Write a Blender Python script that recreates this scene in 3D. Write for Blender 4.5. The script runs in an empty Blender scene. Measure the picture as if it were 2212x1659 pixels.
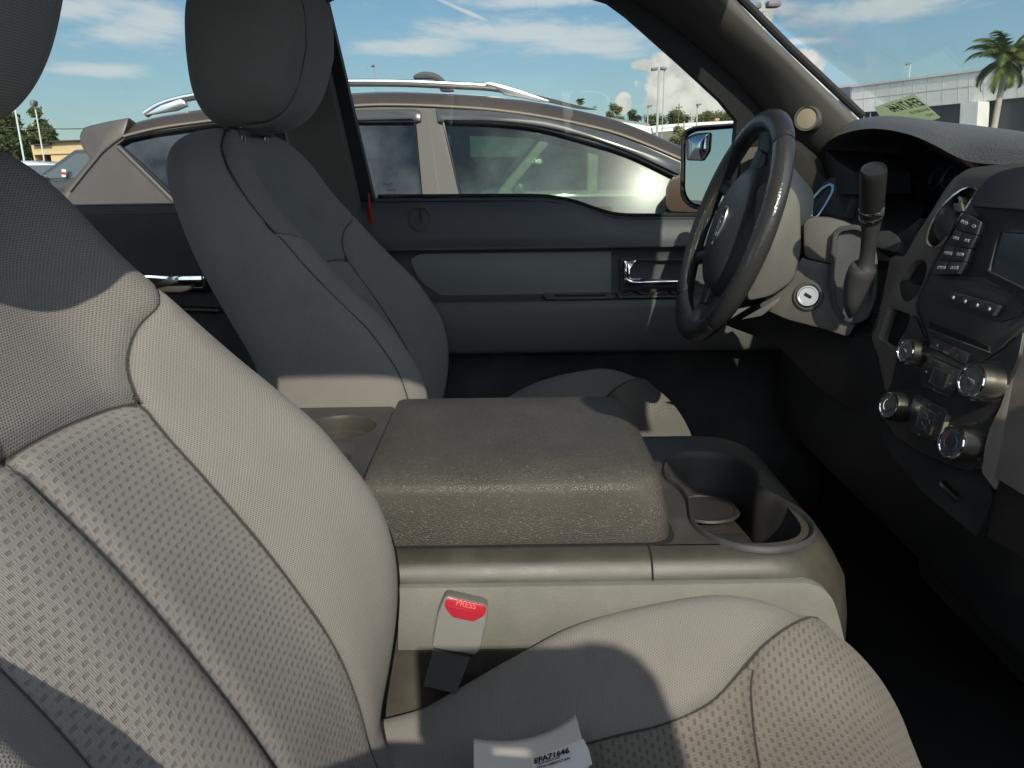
import bpy, bmesh, math, random
from mathutils import Vector, Matrix
from mathutils.geometry import tessellate_polygon
random.seed(7)
R = math.radians
sc = bpy.context.scene
COL = sc.collection

# ------------------------------------------------------------------ camera, world, sun, exposure
FPX, PITCH, ROLL, ZC = 1700.0, R(16.2), R(0.8), 1.5      # focal length in px of a 2212 px wide picture
EYE = Vector((0, 0, ZC))
F_ = Vector((0, math.cos(PITCH), -math.sin(PITCH))); U_ = Vector((0, math.sin(PITCH), math.cos(PITCH))); A_ = Vector((1, 0, 0))
cr = A_*math.cos(ROLL) - U_*math.sin(ROLL); cu = A_*math.sin(ROLL) + U_*math.cos(ROLL)
cam = bpy.data.cameras.new("camera"); camo = bpy.data.objects.new("camera", cam); COL.objects.link(camo)
cam.sensor_width = 36; cam.lens = FPX/2212*36; cam.clip_start = 0.02; cam.clip_end = 3000
M = Matrix((cr, cu, -F_)).transposed().to_4x4(); M.translation = EYE
camo.matrix_world = M
sc.camera = camo
SUN = Vector((0.094, -0.82, 0.574)).normalized()          # towards the sun
SUN_EL = math.asin(SUN.z); SUN_AZ = math.atan2(SUN.x, SUN.y)
sl = bpy.data.lights.new("sun", 'SUN'); sl.energy = 3.45; sl.angle = R(0.55); sl.color = (1.0, 0.915, 0.78)
so = bpy.data.objects.new("sun", sl); COL.objects.link(so); so.rotation_euler = SUN.to_track_quat('Z', 'Y').to_euler(); so.location = (0, -20, 20)
sc.view_settings.view_transform = 'Standard'; sc.view_settings.look = 'None'; sc.view_settings.gamma = 1
sc.view_settings.exposure = 0.20
sc.cycles.max_bounces = 10; sc.cycles.transparent_max_bounces = 24; sc.cycles.diffuse_bounces = 4
sc.cycles.caustics_reflective = False; sc.cycles.caustics_refractive = False

class NT:
    """small wrapper round a node tree for arithmetic on sockets"""
    def __init__(s, tree): s.t = tree; s.n = tree.nodes; s.l = tree.links
    def node(s, kind, **k):
        nd = s.n.new(kind)
        for a, b in k.items(): setattr(nd, a, b)
        return nd
    def put(s, sock, v):
        if v is None: return
        if isinstance(v, bpy.types.NodeSocket): s.l.new(v, sock)
        else: sock.default_value = v
    def m(s, op, a, b=None, c=None, clamp=False):
        nd = s.node('ShaderNodeMath', operation=op, use_clamp=clamp)
        s.put(nd.inputs[0], a); s.put(nd.inputs[1], b); s.put(nd.inputs[2], c); return nd.outputs[0]
    def vm(s, op, a, b=None, scale=None):
        nd = s.node('ShaderNodeVectorMath', operation=op)
        s.put(nd.inputs[0], a); s.put(nd.inputs[1], b)
        if scale is not None: s.put(nd.inputs[3], scale)
        return nd.outputs['Value'] if op in ('DOT_PRODUCT', 'LENGTH', 'DISTANCE') else nd.outputs[0]
    def sm(s, v, lo, hi, o0=0.0, o1=1.0):
        nd = s.node('ShaderNodeMapRange', interpolation_type='SMOOTHSTEP')
        s.put(nd.inputs[0], v); s.put(nd.inputs[1], lo); s.put(nd.inputs[2], hi); s.put(nd.inputs[3], o0); s.put(nd.inputs[4], o1)
        return nd.outputs[0]
    def noise(s, vec, scale, detail=3, rough=0.5, dist=0.0):
        nd = s.node('ShaderNodeTexNoise'); s.put(nd.inputs['Vector'], vec); nd.inputs['Scale'].default_value = scale
        nd.inputs['Detail'].default_value = detail; nd.inputs['Roughness'].default_value = rough; nd.inputs['Distortion'].default_value = dist
        return nd.outputs[0]
    def vor(s, vec, scale, feature='F1', rnd=1.0):
        nd = s.node('ShaderNodeTexVoronoi', feature=feature); s.put(nd.inputs['Vector'], vec); nd.inputs['Scale'].default_value = scale
        nd.inputs['Randomness'].default_value = rnd
        return nd.outputs['Distance']
    def mix(s, f, a, b):
        nd = s.node('ShaderNodeMix', data_type='RGBA'); s.put(nd.inputs[0], f); s.put(nd.inputs[6], c4(a)); s.put(nd.inputs[7], c4(b)); return nd.outputs[2]
    def scalev(s, v, sc3):
        nd = s.node('ShaderNodeMapping'); s.put(nd.inputs[0], v); nd.inputs['Scale'].default_value = sc3; return nd.outputs[0]
    def sep(s, v):
        nd = s.node('ShaderNodeSeparateXYZ'); s.put(nd.inputs[0], v); return nd.outputs
    def comb(s, x, y, z):
        nd = s.node('ShaderNodeCombineXYZ'); s.put(nd.inputs[0], x); s.put(nd.inputs[1], y); s.put(nd.inputs[2], z); return nd.outputs[0]
def c4(c):
    if isinstance(c, (tuple, list)): return tuple(c) + (1,) if len(c) == 3 else tuple(c)
    return c

def dirpx(px, py):
    u = px-1106; v = 829.5-py
    return (cr*u + cu*v + F_*FPX).normalized()
# world: Nishita sky with procedural clouds
w = bpy.data.worlds.new("World"); sc.world = w; w.use_nodes = True
wt = NT(w.node_tree); w.node_tree.nodes.clear()
sky = wt.node('ShaderNodeTexSky', sky_type='NISHITA', sun_disc=False, sun_elevation=SUN_EL, sun_rotation=SUN_AZ, altitude=0, air_density=1.0, dust_density=0.0, ozone_density=2.0)
tc = wt.node('ShaderNodeTexCoord').outputs['Generated']
def gauss(px, py, rx, ry=None, rotdeg=0):
    """soft blob round the sky direction seen at a picture point, radii in degrees"""
    ry = ry or rx; d = dirpx(px, py); e1 = Vector((d.y, -d.x, 0)).normalized(); e2 = e1.cross(d)
    a = R(rotdeg); f1 = e1*math.cos(a)+e2*math.sin(a); f2 = -e1*math.sin(a)+e2*math.cos(a)
    x = wt.m('DIVIDE', wt.vm('DOT_PRODUCT', tc, tuple(f1)), math.sin(R(rx))); y = wt.m('DIVIDE', wt.vm('DOT_PRODUCT', tc, tuple(f2)), math.sin(R(ry)))
    q = wt.m('ADD', wt.m('MULTIPLY', x, x), wt.m('MULTIPLY', y, y))
    fr = wt.sm(wt.vm('DOT_PRODUCT', tc, tuple(d)), 0.0, 0.2)
    return wt.m('MULTIPLY', wt.m('POWER', 2.718, wt.m('MULTIPLY', q, -1.0)), fr)
def addall(lst):
    r = lst[0]
    for g in lst[1:]: r = wt.m('MAXIMUM', r, g)
    return r
# cumulus: domed edges broken by noise
cum = addall([gauss(1500, 200, 3.6, 2.6), gauss(1455, 145, 1.8, 1.0), gauss(1345, 222, 0.75, 0.8), gauss(1560, 235, 3.0, 1.2), gauss(1735, 150, 1.9, 1.5), gauss(1640, 60, 0.9, 1.6), gauss(1770, 185, 1.0, .8), gauss(1390, 140, 1.0, .35), gauss(88, 285, .8, .5), gauss(2600, 240, 4, 2), gauss(-500, 260, 5, 2)])
nz = wt.noise(tc, 26, 7, 0.62)
cumv = wt.m('MULTIPLY', wt.sm(wt.m('ADD', cum, wt.m('ADD', wt.m('MULTIPLY', wt.m('SUBTRACT', nz, 0.5), 1.35), wt.m('MULTIPLY', wt.m('SUBTRACT', wt.noise(tc, 9, 3), .5), 1.1))), 0.42, 0.58), .9)
# cirrus: long streaks
tcs = wt.vm('ADD', wt.scalev(tc, (3.0, 3.0, 22.0)), wt.vm('SCALE', wt.comb(wt.noise(tc, 6, 2), wt.noise(tc, 7, 2), wt.noise(tc, 5, 2)), scale=1.6))
n2 = wt.noise(tcs, 3.0, 7, 0.62)
cir = addall([gauss(1180, 72, 9.5, 1.0, -2), gauss(900, 100, 5, .7, 2), gauss(1250, 100, 6, .8, -4), gauss(1480, 95, 3.5, .3, -2), gauss(1150, 0, 6, .6), gauss(280, 70, 4.0, .8, 3), gauss(320, 50, 3.2, 1.3), gauss(200, 150, 4.0, .5), gauss(1720, 90, 2.2, .25), gauss(1620, 20, 4, .7), gauss(1900, 20, 5, .9), gauss(150, 20, 5, 1.0), gauss(1000, 22, 2.6, .16, -22), gauss(0, -600, 30, 6), gauss(2200, -500, 30, 6)])
cirv = wt.m('MULTIPLY', wt.sm(wt.m('ADD', cir, wt.m('MULTIPLY', wt.m('SUBTRACT', n2, 0.5), 1.5)), 0.22, 1.0), 0.80)
haze = wt.m('MULTIPLY', wt.sm(n2, .42, .8), .22)
skyc = sky.outputs[0]
skyt = wt.node('ShaderNodeMix', data_type='RGBA', blend_type='MULTIPLY'); skyt.inputs[0].default_value = 1
wt.l.new(skyc, skyt.inputs[6]); skyt.inputs[7].default_value = (0.50, 0.67, 0.76, 1)
ccol = wt.mix(wt.sm(wt.noise(tc, 40, 5), .35, .65), (5.8, 5.4, 5.0), (8.2, 7.7, 6.9))
low = wt.sm(wt.sep(tc)[2], 0.0, .30, .50, 0.0)
a1 = wt.mix(low, wt.mix(haze, skyt.outputs[2], (3.8, 4.4, 4.9)), (3.1, 3.9, 4.4))
a2 = wt.mix(cirv, a1, (6.3, 6.5, 6.6)); a3 = wt.mix(cumv, a2, ccol)
# unseen cloud bank behind the camera, added to the sky as fill light
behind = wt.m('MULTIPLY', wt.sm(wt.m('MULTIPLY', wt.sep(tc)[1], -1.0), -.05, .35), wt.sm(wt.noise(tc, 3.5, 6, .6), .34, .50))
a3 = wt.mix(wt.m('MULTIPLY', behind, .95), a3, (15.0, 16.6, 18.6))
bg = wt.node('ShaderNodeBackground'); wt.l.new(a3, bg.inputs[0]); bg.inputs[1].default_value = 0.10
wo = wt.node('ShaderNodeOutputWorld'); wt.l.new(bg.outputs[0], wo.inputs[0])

# ------------------------------------------------------------------ picture point -> place in the world
def onY(px, py, y):
    d = dirpx(px, py); return EYE + d*(y/d.y)
def onX(px, py, x):
    d = dirpx(px, py); return EYE + d*(x/d.x)
def onZ(px, py, z):
    d = dirpx(px, py); return EYE + d*((z-ZC)/d.z)
def onP(px, py, p0, n):
    d = dirpx(px, py); return EYE + d*((p0-EYE).dot(n)/d.dot(n))

# ------------------------------------------------------------------ materials
MATS = {}
def mat(name, col, rough=0.6, metal=0.0, grain=0, bump=0.0, kind='noise', dust=0.0, spec=0.5, coat=0.0, vary=0.0, dustcol=(.42, .38, .31), sheen=0.0, vscale=9, crack=0.0):
    if name in MATS: return MATS[name]
    m = bpy.data.materials.new(name); m.use_nodes = True; t = NT(m.node_tree); b = m.node_tree.nodes['Principled BSDF']
    b.inputs['Roughness'].default_value = rough; b.inputs['Metallic'].default_value = metal; b.inputs['Specular IOR Level'].default_value = spec
    b.inputs['Coat Weight'].default_value = coat; b.inputs['Coat Roughness'].default_value = .05; b.inputs['Sheen Weight'].default_value = sheen
    o = t.node('ShaderNodeTexCoord').outputs['Object']; c = c4(col)
    if vary: c = t.mix(t.sm(t.noise(o, vscale, 5, .6), .3, .7), tuple(x*(1-vary) for x in col), tuple(x*(1+vary) for x in col))
    if dust:
        sp = t.sm(t.noise(o, 620, 2, .6), .70, .78); pat = t.sm(t.noise(o, 12, 4, .6), .35, .75)
        c = t.mix(t.m('MULTIPLY', sp, dust), c, dustcol)
        c = t.mix(t.m('MULTIPLY', pat, dust*.22), c, dustcol)
        t.put(b.inputs['Roughness'], t.m('ADD', rough, t.m('MULTIPLY', pat, .14)))
    if crack:      # paler colour along the creases of the grain
        e_ = t.sm(t.vor(t.vm('ADD', o, t.vm('SCALE', t.comb(t.noise(o, grain*.8, 2), t.noise(o, grain*.7, 2), 0.0), scale=.6/grain)), grain, 'DISTANCE_TO_EDGE'), .0, .10, 1, 0)
        c = t.mix(t.m('MULTIPLY', e_, crack), c, dustcol)
    t.put(b.inputs['Base Color'], c)
    if bump:
        if kind == 'noise': h = t.noise(o, grain, 3, .55)
        elif kind == 'leather': h = t.sm(t.vor(t.vm('ADD', o, t.vm('SCALE', t.comb(t.noise(o, grain*.8, 2), t.noise(o, grain*.7, 2), 0.0), scale=.6/grain)), grain, 'DISTANCE_TO_EDGE'), 0, .16)
        elif kind == 'pebble': h = t.m('ADD', t.sm(t.vor(o, grain, 'F1'), 0, .7, 1, 0), t.noise(o, grain*2, 2))
        bn = t.node('ShaderNodeBump'); bn.inputs['Strength'].default_value = bump; bn.inputs['Distance'].default_value = .9/grain
        t.l.new(h, bn.inputs['Height']); t.l.new(bn.outputs[0], b.inputs['Normal'])
    MATS[name] = m; return m
def weave(name, light, dark, pu, pv, wu, wv, bump=.5, fuzz=.15):
    """knitted cloth: rows of small dark slots, every other row shifted by half; uv in metres"""
    m = bpy.data.materials.new(name); m.use_nodes = True; t = NT(m.node_tree); b = m.node_tree.nodes['Principled BSDF']
    b.inputs['Roughness'].default_value = .92; b.inputs['Specular IOR Level'].default_value = .22; b.inputs['Sheen Weight'].default_value = .12; b.inputs['Sheen Roughness'].default_value = .5
    uv = t.node('ShaderNodeTexCoord').outputs['UV']; o = t.node('ShaderNodeTexCoord').outputs['Object']; s = t.sep(uv)
    wob = t.m('MULTIPLY', t.m('SUBTRACT', t.noise(o, 130, 2), .5), .25)
    v = t.m('ADD', t.m('DIVIDE', s[1], pv), wob); row = t.m('FLOOR', v); u = t.m('ADD', t.m('ADD', t.m('DIVIDE', s[0], pu), wob), t.m('MULTIPLY', t.m('MODULO', row, 2), .5))
    du = t.m('ABSOLUTE', t.m('SUBTRACT', t.m('FRACT', u), .5)); dv = t.m('ABSOLUTE', t.m('SUBTRACT', t.m('FRACT', v), .5))
    a = t.m('MULTIPLY', t.sm(du, wu*.55, wu*1.1, 1, 0), t.sm(dv, wv*.5, wv*1.15, 1, 0))
    if pu > .006:   # the larger pattern carries a fine second thread inside and between its slots
        f = t.sm(t.m('ABSOLUTE', t.m('SUBTRACT', t.m('FRACT', t.m('DIVIDE', s[1], pv/4)), .5)), .05, .45, .0, .35)
        a = t.m('MULTIPLY', a, t.m('SUBTRACT', 1.0, f)); th = t.m('MULTIPLY', t.sm(t.m('ABSOLUTE', t.m('SUBTRACT', t.m('FRACT', t.m('DIVIDE', s[0], pu/7)), .5)), 0, .5), .25)
        th = t.m('ADD', th, t.m('MULTIPLY', t.sm(du, .34, .5), t.m('MULTIPLY', t.sm(dv, .0, .35, 1, 0), .5)))
    else: th = 0.0
    lt = t.mix(t.sm(t.noise(o, 7, 5, .6), .3, .7), tuple(x*.93 for x in light), tuple(x*1.05 for x in light))
    lt = t.mix(t.m('MULTIPLY', t.sm(t.noise(o, 900, 2), .35, .65), fuzz), lt, dark)
    lt = t.mix(t.m('MULTIPLY', th, .5), lt, dark)
    st = t.m('MULTIPLY', t.sm(t.noise(o, 5.5, 5, .65), .52, .74), .30)          # old water marks
    su_ = t.sep(t.node('ShaderNodeUVMap', uv_map="Seam").outputs[0]); sd_ = t.m('MINIMUM', su_[0], t.m('ABSOLUTE', su_[1])); seam = t.sm(t.m('ADD', sd_, t.m('MULTIPLY', t.m('SUBTRACT', t.noise(o, 500, 2), .5), .0010)), .0006, .0019, 1, 0)
    near = t.sm(sd_, .001, .006, .25, 0); body = t.mix(st, t.mix(a, lt, dark), (.10, .075, .055))
    t.put(b.inputs['Base Color'], t.mix(t.m('MULTIPLY', seam, .85), t.mix(near, body, dark), (.03, .027, .024)))
    bn = t.node('ShaderNodeBump'); bn.inputs['Strength'].default_value = bump; bn.inputs['Distance'].default_value = .0012
    t.l.new(t.m('SUBTRACT', t.m('ADD', 1.0, t.m('MULTIPLY', t.noise(o, 1200, 1), .35)), t.m('ADD', a, th)), bn.inputs['Height']); t.l.new(bn.outputs[0], b.inputs['Normal'])
    return m
def glass(name, tint=(1, 1, 1), gloss=1.0, rough=0.0, dirt=0.0, dark=0.0, glare=0.0):
    """thin pane: mostly see-through, mirror-like by Fresnel, so sunlight still passes"""
    m = bpy.data.materials.new(name); m.use_nodes = True; t = NT(m.node_tree); m.node_tree.nodes.clear()
    tr = t.node('ShaderNodeBsdfTransparent'); tr.inputs[0].default_value = c4(tint)
    gl = t.node('ShaderNodeBsdfGlossy'); gl.inputs['Roughness'].default_value = rough
    lw = t.node('ShaderNodeLayerWeight'); lw.inputs[0].default_value = .5
    fr = t.m('ADD', .04, t.m('MULTIPLY', t.m('POWER', lw.outputs['Facing'], 5.0), .96))     # same from either face of the pane
    mx = t.node('ShaderNodeMixShader'); t.l.new(t.m('MULTIPLY', fr, gloss, clamp=True), mx.inputs[0]); t.l.new(tr.outputs[0], mx.inputs[1]); t.l.new(gl.outputs[0], mx.inputs[2])
    out = mx.outputs[0]
    if glare:       # bloom stand-in: faint wide glossy lobes halo the sun's mirror reflection
        g2 = t.node('ShaderNodeBsdfGlossy'); g2.inputs['Roughness'].default_value = .34; g3 = t.node('ShaderNodeBsdfGlossy'); g3.inputs['Roughness'].default_value = .14
        ma = t.node('ShaderNodeMixShader'); ma.inputs[0].default_value = glare; t.l.new(out, ma.inputs[1]); t.l.new(g2.outputs[0], ma.inputs[2])
        mb_ = t.node('ShaderNodeMixShader'); mb_.inputs[0].default_value = glare*.6; t.l.new(ma.outputs[0], mb_.inputs[1]); t.l.new(g3.outputs[0], mb_.inputs[2]); out = mb_.outputs[0]
    if dirt:
        o = t.node('ShaderNodeTexCoord').outputs['Object']; df = t.node('ShaderNodeBsdfTranslucent'); df.inputs[0].default_value = (.85, .84, .78, 1)
        spk = t.sm(t.noise(o, 260, 2), .76, .82); run = t.m('MULTIPLY', t.sm(t.noise(t.scalev(o, (60, 60, 4)), 1, 3), .69, .78), t.sm(t.noise(o, 45, 2), .45, .6))
        film = t.m('MULTIPLY', t.sm(t.noise(o, 3, 4), .3, .8), .05)
        m2 = t.node('ShaderNodeMixShader'); t.l.new(t.m('MULTIPLY', t.m('ADD', t.m('MAXIMUM', spk, t.m('MULTIPLY', run, .12)), film), dirt, clamp=True), m2.inputs[0])
        t.l.new(out, m2.inputs[1]); t.l.new(df.outputs[0], m2.inputs[2]); out = m2.outputs[0]
    t.l.new(out, t.node('ShaderNodeOutputMaterial').inputs[0]); return m

F_FINE = weave("seat cloth fine knit", (.280, .272, .256), (.150, .136, .118), .0027, .0017, .36, .34, .45)
F_TOP = weave("seat cloth plain knit", (.258, .251, .236), (.135, .123, .108), .0031, .0020, .36, .34, .55)
F_INS = weave("seat cloth slotted knit", (.274, .264, .249), (.185, .167, .148), .0102, .0062, .28, .26, .55)
M_BLK = mat("black grained plastic", (.034, .035, .037), .52, grain=900, bump=.25, dust=.35)
M_DRK = mat("dark satin plastic", (.056, .057, .059), .45, grain=1100, bump=.22, dust=.35)
M_GREY = mat("warm dark grey plastic", (.088, .083, .074), .48, grain=1000, bump=.2, dust=.45)
M_CONS = mat("console satin plastic", (.049, .046, .038), .34, grain=1300, bump=.3, dust=.4, vary=.05)
M_LID = mat("console lid grained leather", (.052, .050, .043), .42, grain=430, bump=.45, kind='leather', dust=.25, vary=.0, crack=.22)
M_PANEL = mat("light grey scuffed vinyl", (.200, .203, .178), .55, grain=500, bump=.3, kind='leather', dust=.5, vary=.12)
M_DOOR = mat("door dark grey vinyl", (.072, .078, .086), .50, grain=800, bump=.25, dust=.18)
M_DOORL = mat("door mid grey panel", (.195, .205, .198), .62, grain=900, bump=.15, dust=.15)
M_ARM = mat("armrest grey vinyl", (.125, .132, .128), .50, grain=650, bump=.3, kind='leather', dust=.12)
M_PEB = mat("coarse pebbled black plastic", (.060, .056, .046), .42, grain=330, bump=1.0, kind='leather')
M_DASH = mat("dash top grained vinyl", (.105, .104, .100), .46, grain=210, bump=.4, kind='leather', vary=.08)
M_PILL = mat("pillar trim dark grey", (.108, .102, .090), .60, grain=500, bump=.3, vary=.06)
M_TRIM = mat("dash centre trim satin grey", (.175, .163, .140), .42, grain=1500, bump=.12, dust=.25)
M_RADIO = mat("radio housing charcoal", (.052, .054, .057), .44, grain=1500, bump=.18, dust=.35)
M_KEY = mat("button charcoal", (.045, .048, .052), .40, dust=.2)
M_CHR = mat("chrome", (.78, .78, .76), .07, 1.0)
M_SATIN = mat("satin metal", (.62, .60, .53), .28, 1.0, grain=900, bump=.05)
M_RIML = mat("steering wheel leather", (.034, .034, .035), .24, grain=520, bump=.4, kind='leather')
M_RIMB = mat("wear-smoothed leather", (.046, .046, .046), .20, grain=160, bump=.15)
M_HUB = mat("airbag cover plastic", (.040, .044, .050), .42, grain=1000, bump=.2, dust=.15)
M_CARP = mat("black carpet", (.038, .038, .039), .95, grain=400, bump=.6, dust=.12)
M_WHITE = mat("white print", (.72, .72, .68), .6)
M_LINER = mat("headliner cloth", (.42, .42, .40), .9)
M_RED = mat("truck red paint", (.42, .012, .012), .25, coat=.8)
M_RUB = mat("black rubber", (.018, .018, .018), .7)
M_GAP = mat("dark joint", (.014, .014, .015), .9)
M_BELT = mat("belt buckle grey plastic", (.20, .20, .19), .34, dust=.15)
M_REDBT = mat("red plastic", (.42, .022, .040), .28)
M_PAPER = mat("white paper", (.66, .64, .60), .8, grain=200, bump=.05)
M_INK = mat("black ink", (.02, .02, .02), .7)
G_CAB = glass("cab window glass", (.95, .98, .965), .9, dirt=.5)
G_WS = glass("windscreen glass", (.94, .97, .955), .5)

F_CUS = weave("seat cushion cloth, darker from use", (.205, .190, .170), (.115, .102, .088), .0102, .0062, .28, .26, .55)

# ------------------------------------------------------------------ mesh helpers
def link(name, me, parent=None):
    o = bpy.data.objects.new(name, me); COL.objects.link(o)
    if parent is not None:
        o.parent = parent; o.matrix_parent_inverse = Matrix.Translation(-parent.location)
    return o
def mesh(name, vs, fs, m, parent=None, smooth=True, ang=40, uv=None, seam=None):
    me = bpy.data.meshes.new(name); me.from_pydata([tuple(v) for v in vs], [], [tuple(f) for f in fs])
    if uv is not None:
        l = me.uv_layers.new(name="UVMap")
        for lp in me.loops: l.data[lp.index].uv = uv[lp.vertex_index]
    if seam is not None:        # distance in metres to the nearest sewn seam, for the thread
        l = me.uv_layers.new(name="Seam")
        for lp in me.loops: l.data[lp.index].uv = seam[lp.vertex_index]
    me.validate(); me.materials.append(m)
    bm = bmesh.new(); bm.from_mesh(me); bmesh.ops.recalc_face_normals(bm, faces=bm.faces); bm.to_mesh(me); bm.free()
    if smooth: me.shade_smooth(); me.set_sharp_from_angle(angle=R(ang))
    return link(name, me, parent)
def empty(name, loc, label=None, cat=None, group=None):
    o = bpy.data.objects.new(name, None); COL.objects.link(o); o.location = loc; o.empty_display_size = .1
    if label: tag(o, label, cat, group)
    return o
def tag(o, label, cat, group=None, kind=None):
    if label: o['label'] = label
    if cat: o['category'] = cat
    if group: o['group'] = group
    if kind: o['kind'] = kind
    return o
class MB:
    """collects shapes into one mesh"""
    def __init__(s): s.v = []; s.f = []
    def add(s, vs, fs):
        k = len(s.v); s.v += [Vector(v) for v in vs]; s.f += [tuple(i+k for i in f) for f in fs]; return s
    def box(s, c, h, M3=None, bev=0.0, seg=2):
        bm = bmesh.new(); bmesh.ops.create_cube(bm, size=2)
        for v in bm.verts: v.co = Vector((v.co.x*h[0], v.co.y*h[1], v.co.z*h[2]))
        if bev: bmesh.ops.bevel(bm, geom=bm.edges[:], offset=min(bev, min(h)*.95), segments=seg, profile=.5, affect='EDGES')
        bm.verts.ensure_lookup_table()
        vs = [(M3 @ v.co if M3 else v.co) + Vector(c) for v in bm.verts]; fs = [[v.index for v in f.verts] for f in bm.faces]; bm.free()
        return s.add(vs, fs)
    def tube(s, pts, r, n=10, closed=False, cap=True, sq=(1, 1), upv=None):
        pts = [Vector(p) for p in pts]; N = len(pts); rr = r if isinstance(r, (list, tuple)) else [r]*N
        vs = []; up = None
        for i, p in enumerate(pts):
            a = pts[(i-1) % N] if (closed or i) else p; b = pts[(i+1) % N] if (closed or i < N-1) else p
            t = (b-a).normalized()
            if upv is not None: u = (upv - t*upv.dot(t)).normalized()
            elif up is None: u = t.orthogonal().normalized()
            else: u = (up - t*up.dot(t)).normalized()
            up = u; w_ = t.cross(u)
            for k in range(n):
                q = 2*math.pi*k/n; vs.append(p + u*math.cos(q)*rr[i]*sq[0] + w_*math.sin(q)*rr[i]*sq[1])
        fs = []
        for i in range(N if closed else N-1):
            j = (i+1) % N
            for k in range(n): fs.append((i*n+k, i*n+(k+1) % n, j*n+(k+1) % n, j*n+k))
        if cap and not closed: fs.append(tuple(range(n))[::-1]); fs.append(tuple(range((N-1)*n, N*n)))
        return s.add(vs, fs)
    def prism(s, pts, off, hole=None):
        """flat polygon given by 3-D points, extruded by the vector off; hole = list of loops"""
        loops = [[Vector(p) for p in pts]] + [[Vector(p) for p in h] for h in (hole or [])]
        off = Vector(off); allp = [p for l in loops for p in l]; tr = tessellate_polygon(loops); n = len(allp)
        vs = allp + [p+off for p in allp]; fs = [tuple(t) for t in tr] + [tuple(i+n for i in t)[::-1] for t in tr]; k = 0
        for l in loops:
            m = len(l)
            for i in range(m): a = k+i; b = k+(i+1) % m; fs.append((a, b, b+n, a+n))
            k += m
        return s.add(vs, fs)
    def lathe(s, c, axis, prof, n=32, u0=None, flute=None):
        """prof = [(radius, height along axis)]"""
        ax = Vector(axis).normalized(); u = (u0 or ax.orthogonal()).normalized(); w_ = ax.cross(u); c = Vector(c); vs = []; fs = []
        for (r, h) in prof:
            for k in range(n):
                q = 2*math.pi*k/n; r2 = r*(1 - (flute[1] if (flute and k % 2 and flute[0](h)) else 0)); vs.append(c + ax*h + (u*math.cos(q)+w_*math.sin(q))*r2)
        for i in range(len(prof)-1):
            for k in range(n): fs.append((i*n+k, i*n+(k+1) % n, (i+1)*n+(k+1) % n, (i+1)*n+k))
        fs.append(tuple(range(n))[::-1]); fs.append(tuple(range((len(prof)-1)*n, len(prof)*n)))
        return s.add(vs, fs)
    def grid(s, rows, closed=False, cap0=False, cap1=False):
        n = len(rows[0]); vs = [p for r in rows for p in r]; fs = []
        for i in range(len(rows)-1):
            for k in range(n if closed else n-1):
                fs.append((i*n+k, i*n+(k+1) % n, (i+1)*n+(k+1) % n, (i+1)*n+k))
        if cap0: fs.append(tuple(range(n)))
        if cap1: fs.append(tuple(range((len(rows)-1)*n, len(rows)*n)))
        return s.add(vs, fs)
    def build(s, name, m, parent=None, smooth=True, ang=35): return mesh(name, s.v, s.f, m, parent, smooth, ang)
def bevel(o, wdt, seg=2, ang=35):
    bm = bmesh.new(); bm.from_mesh(o.data); bmesh.ops.remove_doubles(bm, verts=bm.verts, dist=1e-6)
    bmesh.ops.dissolve_limit(bm, angle_limit=R(1), verts=bm.verts, edges=bm.edges)
    es = [e for e in bm.edges if len(e.link_faces) == 2 and e.calc_face_angle(0) > R(50)]
    bmesh.ops.bevel(bm, geom=es, offset=wdt, segments=seg, profile=.5, affect='EDGES', clamp_overlap=True); bm.to_mesh(o.data); bm.free()
    o.data.shade_smooth(); o.data.set_sharp_from_angle(angle=R(ang)); return o
def interp(tab, x):
    """smooth (Catmull-Rom) curve through (x, y) points"""
    if x <= tab[0][0]: return tab[0][1]
    if x >= tab[-1][0]: return tab[-1][1]
    for i in range(len(tab)-1):
        if tab[i][0] <= x <= tab[i+1][0]: break
    (x0, y0), (x1, y1) = tab[i], tab[i+1]; h = x1-x0; t = (x-x0)/h
    m0 = (y1-tab[i-1][1])/(x1-tab[i-1][0])*h if i else y1-y0; m1 = (tab[i+2][1]-y0)/(tab[i+2][0]-x0)*h if i+2 < len(tab) else y1-y0
    t2 = t*t; t3 = t2*t
    return (2*t3-3*t2+1)*y0 + (t3-2*t2+t)*m0 + (-2*t3+3*t2)*y1 + (t3-t2)*m1
def smoothpts(pts, n=8, closed=False):
    pts = [Vector(p) for p in pts]; N = len(pts); out = []
    for i in range(N if closed else N-1):
        g = lambda k: pts[k % N] if closed else pts[max(0, min(N-1, k))]
        p0, p1, p2, p3 = g(i-1), g(i), g(i+1), g(i+2)
        for j in range(n):
            t = j/n; out.append(0.5*((2*p1)+(p2-p0)*t+(2*p0-5*p1+4*p2-p3)*t*t+(3*p1-p0-3*p2+p3)*t**3))
    if not closed: out.append(pts[-1])
    return out
def rounded(pts, r, n=5):
    """round the corners of a closed polygon of 3-D points"""
    pts = [Vector(p) for p in pts]; N = len(pts); out = []
    for i in range(N):
        p, a, b = pts[i], pts[i-1], pts[(i+1) % N]; ri = r[i] if isinstance(r, (list, tuple)) else r
        da, db = (a-p), (b-p); k = min(ri, da.length*.48, db.length*.48)
        if k < 1e-6: out.append(p); continue
        q0 = p+da.normalized()*k; q1 = p+db.normalized()*k
        for j in range(n+1):
            t = j/n; out.append(q0*(1-t)**2 + p*2*t*(1-t) + q1*t*t)
    return out
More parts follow.
